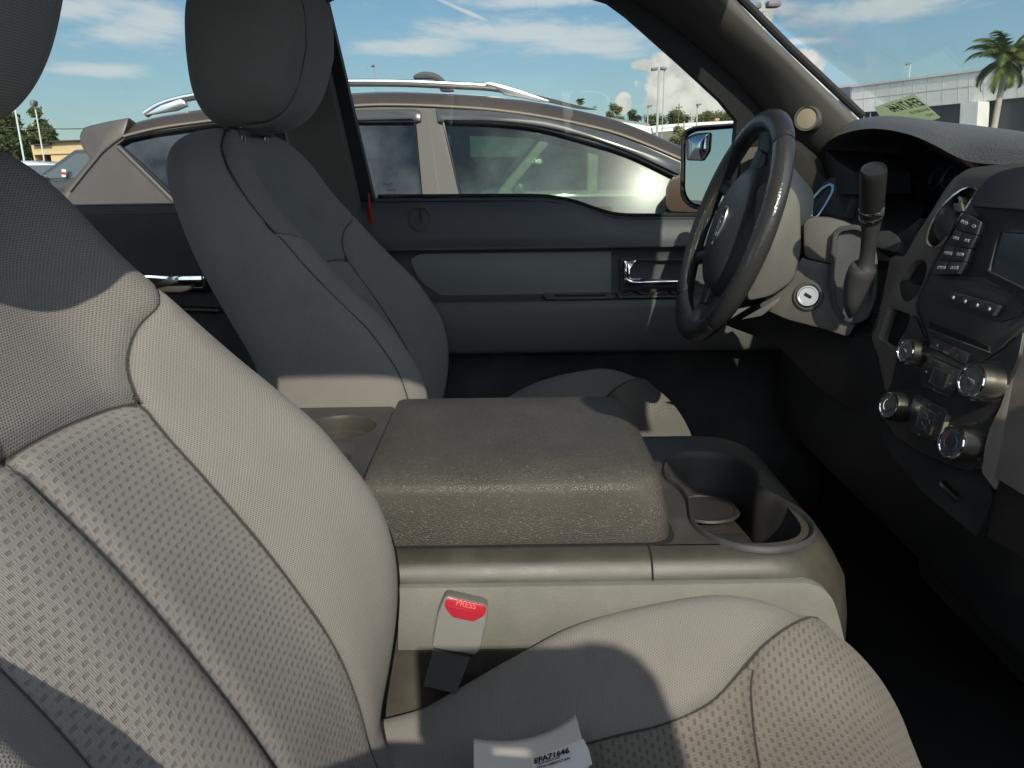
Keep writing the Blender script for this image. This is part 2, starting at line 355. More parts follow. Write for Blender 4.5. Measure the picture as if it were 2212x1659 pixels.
def text(name, s, m, parent, origin, xdir, ydir, size, mirror=False, thick=.0002, bold=0.0, align='CENTER'):
    """lettering lying in the plane of xdir (reading direction) and ydir (up)"""
    cu_ = bpy.data.curves.new(name, 'FONT'); cu_.body = s; cu_.size = size; cu_.align_x = align; cu_.align_y = 'CENTER'; cu_.extrude = thick; cu_.offset = bold; cu_.resolution_u = 3
    tmp = bpy.data.objects.new(name, cu_); COL.objects.link(tmp); dg = bpy.context.evaluated_depsgraph_get(); me = bpy.data.meshes.new_from_object(tmp.evaluated_get(dg))
    bpy.data.objects.remove(tmp); xd = Vector(xdir).normalized(); yd = Vector(ydir); yd = (yd - xd*yd.dot(xd)).normalized(); zd = xd.cross(yd)
    me.transform(Matrix((xd, yd, zd)).transposed().to_4x4()); me.transform(Matrix.Translation(Vector(origin))); me.materials.clear(); me.materials.append(m)
    return link(name, me, parent)

# ------------------------------------------------------------------ seats
SY = 1.43                                                   # centre line of the driver's seat
XC = [(.84, -.215), (.93, -.165), (1.012, -.140), (1.095, -.130), (1.166, -.142), (1.23, -.178), (1.256, -.197), (1.317, -.255), (1.376, -.305), (1.43, -.350), (1.48, -.380), (1.52, -.398)]
XM = [(.84, -.14), (.93, -.160), (1.0, -.176), (1.071, -.198), (1.165, -.242), (1.233, -.280), (1.297, -.323), (1.36, -.368), (1.45, -.418), (1.52, -.445)]
XR = [(.84, -.31), (1.0, -.355), (1.19, -.405), (1.26, -.437), (1.36, -.482), (1.446, -.508), (1.52, -.52)]
def catmull_line(cp, n):
    """sample a smooth open curve through control points at n+1 near-equal steps"""
    d = smoothpts(cp, 14); L = [0.0]
    for i in range(1, len(d)): L.append(L[-1]+(d[i]-d[i-1]).length)
    out = []; j = 0
    for k in range(n+1):
        t = L[-1]*k/n
        while j < len(L)-2 and L[j+1] < t: j += 1
        q = (t-L[j])/max(1e-9, L[j+1]-L[j]); out.append(d[j].lerp(d[j+1], min(1, max(0, q))))
    return out
def split(V, A, T, f):
    """cut triangles along f = 0; returns V, A, T_pos, T_neg, ids on the cut"""
    cut = {}; P = []; N = []; on = set()
    def mid(i, j):
        k = (min(i, j), max(i, j))
        if k not in cut:
            t = f[k[0]]/(f[k[0]]-f[k[1]]); V.append(V[k[0]].lerp(V[k[1]], t)); A.append([a+(b-a)*t for a, b in zip(A[k[0]], A[k[1]])]); f.append(0.0); cut[k] = len(V)-1; on.add(len(V)-1)
        return cut[k]
    for t in T:
        s = [f[i] > 0 for i in t]
        if all(s): P.append(t); continue
        if not any(s): N.append(t); continue
        k = [i for i in range(3) if s.count(s[i]) == 1][0]; a, b, c = t[k], t[(k+1) % 3], t[(k+2) % 3]
        ab, ac = mid(a, b), mid(a, c); (P if s[k] else N).append((a, ab, ac)); (N if s[k] else P).extend([(ab, b, c), (ab, c, ac)])
    return P, N, on
def sub(V, A, T, name, m, parent, seam=None):
    ids = sorted({i for t in T for i in t}); mp = {i: k for k, i in enumerate(ids)}
    return mesh(name, [V[i] for i in ids], [tuple(mp[i] for i in t) for t in T], m, parent, True, 60, [(A[i][0], A[i][1]) for i in ids], [seam[i] for i in ids])
def vnormals(V, T):
    N = [Vector() for _ in V]
    for a, b, c in T:
        n = (V[b]-V[a]).cross(V[c]-V[a]); N[a] += n; N[b] += n; N[c] += n
    return [n.normalized() if n.length > 0 else n for n in N]
def groove(V, T, flist, depth=.0045, wd=.006):
    N = vnormals(V, T)
    for i, v in enumerate(V):
        g = max([math.exp(-(f[i]/wd)**2) for f in flist] or [0])
        if g > .01: V[i] = v - N[i]*depth*g
def make_seat(bolster_cut=0.0):      # worn: lowers the door-side bolster so it shades the centre panel less
    root = empty("front_seat", (-.2, SY, .86))
    # ---- backrest
    rows = []; KY = []; SEAMARC = []; NR = 84; zs, zt = 1.43, 1.551; heights = [.84+(zs-.84)*i/130 for i in range(131)] + [zs+(zt-zs)*math.sin(math.pi/2*j/34) for j in range(1, 35)]
    for z in heights:
        s = max(0, (z-zs)/(zt-zs)); ky = (1-s**3.2)**(1/2.4); kx = (1-s**4.0)**(1/2.4); ky = max(ky, .02); kx = max(kx, .05); KY.append(ky)
        hw = interp([(.84, .245), (.95, .258), (1.1, .262), (1.3, .258), (1.43, .243), (1.55, .235)], z)
        zz = min(z, 1.52); xc, xm, xr = interp(XC, zz), interp(XM, zz), interp(XR, zz)
        xm += .022*s; crest = .205 - .02*max(0, (z-1.3)/.2)
        b = max(0., xc-xm)
        cp = [(0, xm), (.07, xm+.001), (.126, xm+.10*b), (.168, xm+.55*b), (crest, xc-.006), (crest+.028, xc-.010-.10*(hw-.2)), (hw-.004, xc-.055), (hw, (xc+xr)/2-.01), (hw-.008, xr+.03), (hw-.045, xr-.006), (.12, xr-.03), (0, xr-.042)]
        half = catmull_line([Vector((x, y, 0)) for y, x in cp], NR)
        xmid = (xm+xr)/2-.01
        ring = [Vector((xmid+(p.x-xmid)*kx, p.y*ky, z)) for p in half]
        if bolster_cut:
            cq = [(a_, c_-bolster_cut*max(0, min(1, (a_-.09)/.08))*(1 if i_ < 7 else 0)) for i_, (a_, c_) in enumerate(cp)]; hl = catmull_line([Vector((x, y, 0)) for y, x in cq], NR)
            ringL = [Vector((xmid+(p.x-xmid)*kx, p.y*ky, z)) for p in hl]
        else: ringL = ring
        al = 0; past = False
        for j_ in range(1, len(half)):
            if half[j_].y > crest: past = True
            if past and half[j_].x < xc-.030: break
            al += (ring[j_]-ring[j_-1]).length
        SEAMARC.append(al+(ring[j_]-ring[j_-1]).length*(half[j_-1].x-(xc-.030))/max(1e-6, half[j_-1].x-half[j_].x))
        rows.append([Vector((p.x, -p.y, p.z)) for p in ringL[:0:-1]] + ring[:-1])
    n = len(rows[0]); ctr = NR
    V = []; A = []; fT = []; fS = []; fU = []; fC = []
    def seamy(z):   # half-width of the centre panel
        return interp([(.84, .138), (1.0, .138), (1.15, .129), (1.26, .127), (1.315, .135), (1.35, .155), (1.375, .185), (1.392, .225), (1.402, .30), (1.41, .45)], z)
    vv = 0
    for i, r in enumerate(rows):
        if i: vv += (rows[i][ctr]-rows[i-1][ctr]).length
        acc = [0]*n
        for k in range(ctr+1, n): acc[k] = acc[k-1]+(r[k]-r[k-1]).length
        for k in range(ctr-1, -1, -1): acc[k] = acc[k+1]-(r[k]-r[k+1]).length
        for k, p in enumerate(r):
            side = abs(k-ctr); 
            u = acc[k]; V.append(Vector((p.x, p.y, p.z))); A.append([u, vv])
            ay = abs(p.y); front = side < NR*.66
            g = SEAMARC[i]-abs(acc[k])
            fT.append(min(seamy(p.z)-ay, g) if front else -.2)
            fU.append(p.z-(1.318-.010*(ay/.14)**2) if front else .3)
            q_ = p.y+.014; fC.append(math.copysign(math.hypot(q_, max(0, p.z-1.312)), q_) if front else -.2)
            fS.append(g if front else -.2)          # side seam just outside the bolster crest and over the shoulder
    T = []
    for i in range(len(rows)-1):
        for k in range(n):
            a, b, c, d = i*n+k, i*n+(k+1) % n, (i+1)*n+(k+1) % n, (i+1)*n+k; T += [(a, b, c), (a, c, d)]
    top = (len(rows)-1)*n; V.append(sum((V[top+k] for k in range(n)), Vector())/n+Vector((0, 0, .0005))); A.append([0, vv]); fT.append(-.2); fU.append(.3); fC.append(-.2); fS.append(-.2)
    for k in range(n): T.append((top+k, top+(k+1) % n, len(V)-1))
    # the back of the seam field is one sided: a mirrored field keeps the cut off the rear
    A = [a+[b, c, d, e] for a, b, c, d, e in zip(A, fT, fU, fC, fS)]
    Tc, To, _ = split(V, A, T, fT)
    fu = [a[3] for a in A]; Tup, Tin, _ = split(V, A, Tc, fu)
    allT = Tup+Tin+To
    cs = [min(1., max(-1., a[4])) for a in A]; ss = [a[5] for a in A]; st = [a[2] for a in A]
    su = [a[3] if a[2] > -.003 else .3 for a in A]
    groove(V, allT, [st], .0042, .006); groove(V, allT, [su], .006, .006); groove(V, allT, [[c if a[3] < .004 else .3 for c, a in zip(cs, A)]], .0065, .007); groove(V, allT, [[s if a[2] < 0 else .3 for s, a in zip(ss, A)]], .003, .004)
    for v in V: v.y += SY
    sm_ = [(min(abs(a[2]), abs(a[3]) if a[2] > -.002 else 1), a[4] if a[2] > .01 else a[5] if a[2] < -.001 else .3) for a in A]
    br = sub(V, A, To, "backrest", F_FINE, root, sm_)
    sub(V, A, Tup, "upper_panel", F_TOP, root, sm_); sub(V, A, Tin, "centre_panel", F_INS, root, sm_)
    # ---- cushion
    ZCR = [(-.25, .885), (-.13, .915), (-.083, .943), (-.032, .975), (.043, 1.018), (.14, 1.045), (.213, 1.050), (.288, 1.022), (.345, .98), (.39, .92), (.415, .85)]
    ZM = [(-.25, .86), (-.1, .875), (.0, .905), (.1, .935), (.2, .952), (.28, .955), (.34, .942), (.38, .905), (.405, .86), (.42, .80)]
    rows = []; xs = [-.27+.60*i/120 for i in range(121)] + [.33+.10*math.sin(math.pi/2*j/36) for j in range(1, 37)]
    for x in xs:
        s = max(0, (x-.33)/.10); zc_, zm_ = interp(ZCR, x), interp(ZM, x); drop = .11*(1-math.sqrt(max(0, 1-s*s)))
        zc2, zm2 = zc_-drop*.4, zm_-drop*.5
        hw = .258-.05*s**3
        b = zc2-zm2; cp = [(0, zm2), (.08, zm2+.003), (.145, zm2+.22*b), (.185, zm2+.70*b), (.222-.02*s, zc2), (hw-.012, zc2-.022), (hw, zc2-.062), (hw, .86 if s < .5 else min(.86, zc2-.08)), (hw-.01, .80), (hw-.05, .775), (0, .77)]
        half = catmull_line([Vector((0, y, z)) for y, z in cp], NR)
        ring = [Vector((x, p.y, p.z)) for p in half]; rows.append([Vector((p.x, -p.y, p.z)) for p in ring[:0:-1]] + ring[:-1])
    V = []; A = []; f1 = []; vv = 0; n = len(rows[0])
    sy = [(-.27, .15), (.1, .140), (.16, .150), (.2, .170), (.26, .205), (.31, .235), (.35, .252), (.38, .27), (.43, .30)]
    for i, r in enumerate(rows):
        if i: vv += (rows[i][ctr]-rows[i-1][ctr]).length
        acc = [0]*n
        for k in range(ctr+1, n): acc[k] = acc[k-1]+(r[k]-r[k-1]).length
        for k in range(ctr-1, -1, -1): acc[k] = acc[k+1]-(r[k]-r[k+1]).length
        for k, p in enumerate(r):
            up = abs(k-ctr) < NR*.60; V.append(p.copy()); A.append([acc[k], vv]); ay = abs(p.y)
            f1.append(interp(sy, p.x)-ay if up else -.2)
    T = []
    for i in range(len(rows)-1):
        for k in range(n):
            a, b, c, d = i*n+k, i*n+(k+1) % n, (i+1)*n+(k+1) % n, (i+1)*n+k; T += [(a, b, c), (a, c, d)]
    e0 = len(rows)-1; V.append(Vector((.431, 0, .82))); A.append([0, vv]); f1.append(-.2)
    for k in range(n): T.append((e0*n+k, e0*n+(k+1) % n, len(V)-1))
    A = [a+[b] for a, b in zip(A, f1)]; Tc, To, _ = split(V, A, T, f1); s1 = [a[2] for a in A]
    rearf = [(v.x-.185-.02*(abs(v.y)/.14)) if a[2] > 0 else .3 for v, a in zip(V, A)]
    groove(V, Tc+To, [s1], .006, .006); groove(V, Tc+To, [rearf], .005, .006)
    side = [(.245-abs(v.y)) if v.z > .9 else .3 for v in V]; groove(V, Tc+To, [side], .002, .004)
    for v in V: v.y += SY
    sm_ = [(abs(a), b if a > 0 else c) for a, b, c in zip(s1, rearf, side)]
    sub(V, A, To, "cushion", F_FINE, root, sm_); sub(V, A, Tc, "cushion_panel", F_CUS, root, sm_)
    # ---- headrest
    rows = []; z0, z1 = 1.540, 1.80; NH = 120
    for i in range(97):
        q = -1+2*i/96; z = (z0+z1)/2+(z1-z0)/2*math.sin(q*math.pi/2); s = (z-z0)/(z1-z0); e = abs(2*s-1)
        k = max(.03, (1-e**3.6))**(1/2.3); lo = max(0, .5-s)
        hy = (.150-.030*lo*1.3)*k; hx = (.096-.030*lo*1.2)*k; xc_ = -.420+.020*s-.025*lo
        hz = []
        for j in range(NH):
            a = 2*math.pi*j/NH; c_, s_ = math.cos(a), math.sin(a); pe = 2/3.4
            x = xc_+hx*math.copysign(abs(c_)**pe, c_); y = hy*math.copysign(abs(s_)**pe, s_)
            x += .012*(1-(y/.14)**2)*(1 if c_ > 0 else -.8)*k
            hz.append(Vector((x, y, z)))
        rows.append(hz)
    V = []; A = []; fh = []
    for i, r in enumerate(rows):
        u = 0
        for k, p in enumerate(r):
            if k: u += (r[k]-r[k-1]).length
            V.append(p.copy()); A.append([u, p.z]); s = (p.z-z0)/(z1-z0)
            fh.append((.098-.02*(1-s)**2)-abs(p.y) if p.x > -.42 else abs(p.y)-.5)
    T = []
    for i in range(len(rows)-1):
        for k in range(NH): a, b, c, d = i*NH+k, i*NH+(k+1) % NH, (i+1)*NH+(k+1) % NH, (i+1)*NH+k; T += [(a, b, c), (a, c, d)]
    for e_ in (0, len(rows)-1):
        V.append(sum((V[e_*NH+k] for k in range(NH)), Vector())/NH); A.append([0, 0]); fh.append(.3)
        for k in range(NH): T.append((e_*NH+k, e_*NH+(k+1) % NH, len(V)-1))
    groove(V, T, [fh], .0035, .004)
    for v in V: v.y += SY
    hr = mesh("headrest", V, T, F_FINE, root, True, 60, [(a[0], a[1]) for a in A], [(.3, f) for f in fh])
    for sgn in (-1, 1):
        MB().tube([(-.445, SY+.065*sgn, 1.50), (-.435, SY+.065*sgn, 1.60)], .0065, 12).build("post", M_CHR, hr)
        MB().lathe((-.446, SY+.065*sgn, 1.538), (0.1, 0, 1), [(.018, 0), (.018, .008), (.012, .012), (.007, .012)], 20).build("guide_sleeve", M_BLK, br)
    # ---- shell under the cushion and hinge cover
    MB().box((.06, SY, .74), (.30, .225, .045), bev=.02).box((.06, SY-.15, .66), (.28, .02, .05), bev=.01).box((.06, SY+.15, .66), (.28, .02, .05), bev=.01).build("seat_base", M_BLK, root)
    return root
def copy_tree(o, parent=None):
    kids = list(o.children); c = o.copy(); COL.objects.link(c)
    if parent is not None: c.parent = parent; c.matrix_parent_inverse = o.matrix_parent_inverse.copy()
    for ch in kids: copy_tree(ch, c)
    return c
seatD = make_seat()
seatP = make_seat(.045); seatP.location = (-.178, .500, .865)
tilt = Matrix.Translation((-.15, 0, .95)) @ Matrix.Rotation(R(-2.3), 4, 'Y') @ Matrix.Translation((.15, 0, -.95))   # this one leans back a little more
off = Matrix.Translation(-seatD.location)
for ch in seatP.children:     # parent_inverse is kept relative to the place it was modelled in
    if ch.name.split('.')[0] in ('backrest', 'upper_panel', 'centre_panel'): ch.matrix_parent_inverse = off @ tilt
    if ch.name.split('.')[0] == 'headrest': ch.matrix_parent_inverse = off @ Matrix.Translation((-.006, 0, -.042))
tag(seatD, "grey cloth front seat behind the steering wheel, its backrest mostly in shade", "car seat", "front seats")
tag(seatP, "grey cloth front seat nearest the camera, sunlit, with a white paper on its cushion", "car seat", "front seats")

# ------------------------------------------------------------------ ground
def ground():
    m = bpy.data.materials.new("asphalt"); m.use_nodes = True; t = NT(m.node_tree); b = m.node_tree.nodes['Principled BSDF']; b.inputs['Roughness'].default_value = .9
    o = t.node('ShaderNodeTexCoord').outputs['Object']
    c = t.mix(t.sm(t.noise(o, .35, 6, .6), .35, .7), (.045, .045, .046), (.075, .073, .07)); c = t.mix(t.sm(t.noise(o, 60, 2), .5, .8), c, (.11, .105, .10)); t.put(b.inputs['Base Color'], c)
    tag(mesh("ground", [(-900, -900, 0), (900, -900, 0), (900, 900, 0), (-900, 900, 0)], [(0, 1, 2, 3)], m, smooth=False), None, None, kind='structure')
ground()

# ------------------------------------------------------------------ truck cab shell (everything that shades the cabin)
cab = empty("pickup_truck_cab", (0, .965, 0), "dark trimmed pickup truck cab, pillars and rear door around the two grey seats", "truck cab")
DY0, DY1 = .165, 1.80            # inner faces of the door trims
MB().box((.0, .965, .56), (1.55, .86, .03)).box((1.30, .965, .95), (.05, .86, .40)).box((.55, .965, .62), (.9, .14, .05), bev=.04).build("floor_carpet", M_CARP, cab)
MB().box((-.55, .965, 1.885), (.92, .80, .012), bev=.01).build("headliner", M_LINER, cab)
MB().box((-.55, .965, 1.925), (.95, .84, .015), bev=.014).box((.36, .965, 1.895), (.075, .78, .02), bev=.01).build("roof_panel", M_RED, cab)
MB().box((1.05, 1.86, 1.0), (.35, .02, .42)).box((1.05, .07, 1.0), (.35, .02, .42)).box((.0, .965, .50), (1.5, .93, .02)).build("kick_panel", M_CARP, cab)
# rear wall with its window
MB().prism([(-1.45, .10, .6), (-1.45, 1.83, .6), (-1.45, 1.83, 1.3), (-1.45, 1.72, 1.88), (-1.45, .21, 1.88), (-1.45, .10, 1.3)], (-.06, 0, 0), [[(-1.45, .35, 1.36), (-1.45, 1.58, 1.36), (-1.45, 1.52, 1.78), (-1.45, .41, 1.78)]]).build("rear_wall", M_DRK, cab)
MB().box((-1.12, .965, .86), (.26, .80, .09), bev=.05).box((-1.33, .965, 1.17), (.07, .80, .24), bev=.05).build("rear_bench", mat("dark bench cloth", (.10, .095, .09), .9, grain=900, bump=.2), cab)  # bench cloth in one even dark grey
def sideY(z, s):   # inner plane of the glazing: upright to the belt, leaning in above
    base = 1.83 if s > 0 else .10
    return base - s*max(0, z-1.38)*.30
def frame(name, loops, m, s, th=.05, parent=cab):
    """side panel in (x, z) with holes, following the lean of the glass"""
    L = [[(x, sideY(z, s), z) for x, z in l] for l in loops]
    return MB().prism(L[0], (0, s*th, 0), L[1:]).build(name, m, parent, False)
# window openings (x, z); the front one dips towards the mirror
WIN = [(-.355, 1.80), (-.305, 1.405), (.03, 1.402), (.10, 1.398), (.155, 1.386), (.205, 1.370), (.26, 1.358), (.50, 1.355), (.49, 1.565), (.45, 1.605), (.36, 1.675), (.24, 1.765), (.20, 1.79), (.12, 1.812), (.0, 1.822), (-.30, 1.822)]
def doorframe(s):
    nm = "driver" if s > 0 else "passenger"
    outer = [(-.405, 1.40), (-.455, 1.87), (-.30, 1.885), (.10, 1.885), (.26, 1.83), (.60, 1.60), (.72, 1.50), (.74, 1.40), (.74, .62), (-.34, .62)]
    return outer
# passenger side: closed door below and round the open window the picture is taken through; B-pillar; rear door
WINP = [(-.435, 1.868), (-.39, 1.72), (-.375, 1.6), (-.38, 1.325), (.03, 1.322), (.10, 1.318), (.155, 1.300), (.205, 1.285), (.26, 1.275), (.50, 1.27)] + [(.49, 1.53), (.45, 1.60), (.36, 1.69), (.24, 1.790), (.17, 1.845), (.10, 1.862), (.0, 1.868)]
pd = frame("passenger_door_shell", [[(-.455, 1.89), (-.30, 1.905), (.12, 1.905), (.26, 1.83), (.60, 1.55), (.72, 1.44), (.74, 1.38), (.74, .62), (-.38, .62), (-.41, 1.40)], WINP], M_DRK, -1, .035)
for s in (-1, 1):
    y = lambda z: sideY(z, s)
    pts = [(-.41, 1.40), (-.465, 1.88), (-.62, 1.88), (-.60, 1.40), (-.56, .62), (-.37, .62)] if s < 0 else [(-.335, 1.40), (-.385, 1.88), (-.475, 1.88), (-.46, 1.40), (-.46, .62), (-.33, .62)]
    MB().prism([(x, y(z)-s*.045, z) for x, z in pts], (0, s*.075, 0)).build("door_pillar", M_PILL, cab)
    xr_ = 0 if s < 0 else .125
    rear = [(-.60+xr_, 1.40), (-.62+xr_, 1.885), (-1.30, 1.885), (-1.42, 1.45), (-1.42, .62), (-.58+xr_, .62)]
    rw = [(-.66+xr_, 1.405), (-.675+xr_, 1.845), (-1.20, 1.845), (-1.30, 1.60), (-1.31, 1.405)]
    rd = frame("rear_door", [rear, rw], M_DRK, s, .05)
    yi = y(1.3)-s*.02
    MB().prism([(-.60, yi, 1.385), (-1.40, yi, 1.385), (-1.40, yi, .65), (-.58, yi, .65)], (0, -s*.035, 0)).build("trim_panel", M_BLK, rd)
    MB().tube([(x, yi-s*.055, 1.172-.01*math.sin((x+.66)*5)) for x in [-.66-.02*i for i in range(16)]], .007, 8).build("chrome_pull", M_CHR, rd)
    MB().box((-.75, yi-s*.05, 1.235), (.07, .012, .022), bev=.008).build("inner_handle", M_CHR, rd)
    p = [(x, y(z)+s*.02, z) for x, z in rw]; MB().prism(p, (0, s*.004, 0)).build("window", G_CAB, rd, False)
# driver's B-pillar cloth-black trim with belt webbing and the sliver of red door jamb
jb = [(lambda p: (p.x, p.z))(onY(a, b, 1.80)) for a, b in [(794, 418), (797, 418), (801, 446), (806, 480), (803, 485), (799, 476), (796, 446)]]
MB().prism([(x, 1.80, z) for x, z in jb], (0, .012, 0)).build("door_jamb", M_RED, cab, False)
# front pillars: trim swept along the windscreen edge
def fpillar(s):
    ym = .965; f = lambda y: ym + s*(y-ym)
    lo = [onY(1300, -30, 1.72), onY(1420, 48, 1.735), onY(1520, 120, 1.75), onY(1606, 195, 1.765), onY(1700, 300, 1.775), onY(1800, 400, 1.78)]
    hi = [onY(1560, -30, 1.615), onY(1625, 40, 1.63), onY(1700, 112, 1.645), onY(1770, 180, 1.66), onY(1850, 256, 1.675), onY(1935, 340, 1.69)]
    lo = smoothpts(lo, 6); hi = smoothpts(hi, 6); rows = []
    for a, b in zip(lo, hi):
        d = (b-a); nrm = Vector((-.45, -.85, .1)).normalized(); r = []
        for k, (t, o) in enumerate([(-.02, -.05), (0, -.012), (.04, .010), (.15, .022), (.35, .030), (.6, .030), (.85, .020), (.95, .008), (1, -.008), (1.02, -.05)]):
            p = a+d*t+nrm*o; r.append(Vector((p.x, f(p.y), p.z-(.06 if s < 0 else 0))))
        rows.append(r)
    o = MB().grid(rows).build("windscreen_pillar", M_PILL, cab, True, 60); return o
fpD = fpillar(1); fpillar(-1)
# outer metal and rubber behind the pillar trim, closing the gap to windscreen and door frame
for s in (-1, 1):
    f = lambda y: .965+s*(y-.965)
    pts = [onY(1575, -30, 1.66), onY(1712, 108, 1.69), onY(1863, 250, 1.72)]; MB().tube([(p.x, f(p.y), p.z-(.06 if s < 0 else 0)) for p in pts], .008, 8).build("windscreen_seal", M_RUB, cab)
    pts = [onY(1596, -14, 1.67), onY(1740, 125, 1.70), onY(1800, 185, 1.71)]; MB().tube([(p.x-.0, f(p.y)+s*.02, p.z-(.06 if s < 0 else 0)) for p in pts], .006, 8).build("pillar_paint", M_RED, cab)
# tweeter in the driver's pillar
c = onY(1748, 258, 1.70) ; nn = (EYE-c).normalized()*.35+Vector((-.62, -.70, .12)); nn.normalize()
c = c + nn*.012
MB().lathe(c, nn, [(.0255, -.02), (.0265, .004), (.0245, .009), (.0215, .009), (.0205, .004), (0.001, .003)], 40).build("tweeter_ring", M_PILL, fpD)
def grille_mat():
    m = bpy.data.materials.new("tweeter mesh"); m.use_nodes = True; t = NT(m.node_tree); b = m.node_tree.nodes['Principled BSDF']; b.inputs['Roughness'].default_value = .5
    o = t.sep(t.node('ShaderNodeTexCoord').outputs['Object']); k = 1/.0016
    a = t.m('MULTIPLY', t.sm(t.m('ABSOLUTE', t.m('SUBTRACT', t.m('FRACT', t.m('MULTIPLY', t.m('ADD', o[0], t.m('MULTIPLY', o[1], -.6)), k)), .5)), .1, .3, 1, 0), t.sm(t.m('ABSOLUTE', t.m('SUBTRACT', t.m('FRACT', t.m('MULTIPLY', o[2], k)), .5)), .1, .3, 1, 0))
    t.put(b.inputs['Base Color'], t.mix(a, (.36, .31, .22), (.03, .027, .02))); return m
MB().lathe(c+nn*.004, nn, [(.0205, 0), (.0200, .0022), (.012, .0036), (.0005, .0042)], 40).build("tweeter_grille", grille_mat(), fpD)
# windscreen
WS0 = Vector((1.08, 0, 1.43)); WSN = Vector((-(1.86-1.43), 0, (1.08-.36)*-1)).normalized()
wsq = [(1.13, .10, 1.40), (1.13, 1.83, 1.40), (.36, 1.70, 1.86), (.36, .23, 1.86)]
MB().prism(wsq, (.003, 0, .004)).build("windscreen", G_WS, cab, False)
MB().box((1.16, .965, 1.36), (.14, .84, .03), bev=.02).build("cowl", M_RUB, cab)
MB().box((1.75, .965, 1.10), (.60, .86, .22), bev=.12, seg=4).build("bonnet", M_RED, cab)

# ------------------------------------------------------------------ driver's door
door = empty("driver_door", (.2, 1.82, .7), "dark grey driver's door trim with armrest and chrome pull handle below the side window", "car door")
xsD = sorted(set([-.355+.0155*i for i in range(72)]))
TOP = [(-.36, 1.411), (.03, 1.408), (.09, 1.405), (.15, 1.393), (.205, 1.374), (.25, 1.363), (.32, 1.360), (.5, 1.358), (.8, 1.356)]
def doorprof(x, tz):
    return [(1.865, tz-.012), (1.862, tz-.003), (1.850, tz+.001), (1.835, tz-.002), (1.822, tz-.010), (1.812, tz-.024), (1.806, tz-.045), (1.802, 1.325), (1.797, 1.313), (1.790, 1.307), (1.784, 1.302), (1.784, 1.298), (1.796, 1.294), (1.803, 1.289), (1.805, 1.27), (1.805, 1.21), (1.803, 1.196), (1.798, 1.190), (1.775, 1.187), (1.752, 1.184), (1.742, 1.178), (1.738, 1.166), (1.740, 1.12), (1.748, 1.075), (1.753, 1.066), (1.765, 1.060), (1.795, 1.056), (1.802, 1.045), (1.805, 1.0), (1.80, .84), (1.775, .80), (1.76, .72), (1.775, .66), (1.80, .65)]
rows = [[Vector((x, y, z)) for y, z in doorprof(x, interp(TOP, x))] for x in xsD]
def cut(rows, a, b): return [r[a:b] for r in rows]
MB().grid(cut(rows, 0, 20)).build("upper_trim", M_DOOR, door, True, 50)
MB().grid(cut(rows, 19, 27)).build("armrest", M_ARM, door, True, 50)
MB().grid(cut(rows, 26, 34)).build("map_pocket", M_BLK, door, True, 50)
# backing so no light leaks under the trim
MB().prism([(-.33, 1.83, 1.35), (.76, 1.83, 1.32), (.76, 1.83, .62), (-.33, 1.83, .62)], (0, .02, 0)).build("door_skin", M_RED, door, False)
frame("window_frame", [[(-.385, 1.40), (-.435, 1.875), (-.30, 1.89), (.10, 1.89), (.26, 1.83), (.60, 1.60), (.72, 1.50), (.74, 1.40), (.74, 1.34), (.26, 1.345), (.15, 1.372), (.03, 1.39), (-.36, 1.393)], WIN], M_RUB, 1, .03, door)
ip = [onY(885, 560, 1.80), onY(905, 549, 1.80), onY(1320, 543, 1.80), onY(1320, 637, 1.80), onY(958, 641, 1.80), onY(905, 610, 1.80)]
ip = [(p.x, 1.80, p.z) for p in ip]
bevel(MB().prism(rounded(ip, [.02, .01, .002, .002, .01, .03]), (0, .012, 0)).build("inset_panel", M_DOORL, door), .0015)
MB().prism([(x, sideY(z, 1)+.012, z) for x, z in WIN], (0, .004, 0)).build("side_window", G_CAB, door, False)
etch = mat("etched glass mark", (.16, .18, .19), .6); sw_ = bpy.data.objects["side_window"]
for s_, (a, b), sz in (("Ford", (838, 398), .011), ("Carlite", (846, 411), .008), ("SOLAR TINT", (848, 419), .005), ("TEMPERED AS2", (846, 425), .005)):
    p = onY(a, b, 1.836); text("lettering", s_, etch, sw_, p, (-1, 0, 0), (0, 0, 1), sz)
# lock pin well
p = onY(907, 468, 1.81); mb = MB(); mb.lathe((p.x, 1.815, p.z-.006), (0, -1, 0.25), [(.030, 0), (.028, .010), (.024, .011), (.020, .004), (.001, .001)], 28).build("pin_well", M_DOOR, door)
MB().lathe((p.x+.004, 1.792, p.z-.012), (0, 0, 1), [(.0035, 0), (.0035, .022), (.0045, .024), (.004, .030), (.001, .031)], 12).build("lock_pin", M_BLK, door)
# chrome release handle in its bezel
b0 = [(p.x, 1.801, p.z) for p in (onY(1338, 556, 1.8), onY(1500, 556, 1.8), onY(1500, 628, 1.8), onY(1338, 628, 1.8))]
bevel(MB().prism(rounded(b0, .006), (0, -.010, 0), [rounded([(p.x, 1.801, p.z) for p in (onY(1345, 563, 1.8), onY(1494, 563, 1.8), onY(1494, 619, 1.8), onY(1345, 619, 1.8))], .005)]).build("handle_bezel", M_BLK, door), .002)
q = [onY(a, b, 1.79) for a, b in [(1347, 564), (1372, 563), (1362, 575), (1356, 590), (1380, 598), (1400, 604), (1452, 603), (1490, 603), (1490, 612), (1400, 614), (1350, 617)]]
hd = MB(); hd.tube(smoothpts([(q[0].x+.004, 1.783, q[0].z-.003), (q[0].x+.006, 1.777, q[0].z-.018), (q[0].x+.007, 1.776, q[0].z-.034), (q[0].x+.015, 1.774, q[0].z-.043), (q[0].x+.05, 1.772, q[0].z-.045), (q[0].x+.10, 1.772, q[0].z-.045), (q[0].x+.15, 1.775, q[0].z-.045)], 6), [.0055]*37, 12, sq=(1, .7))
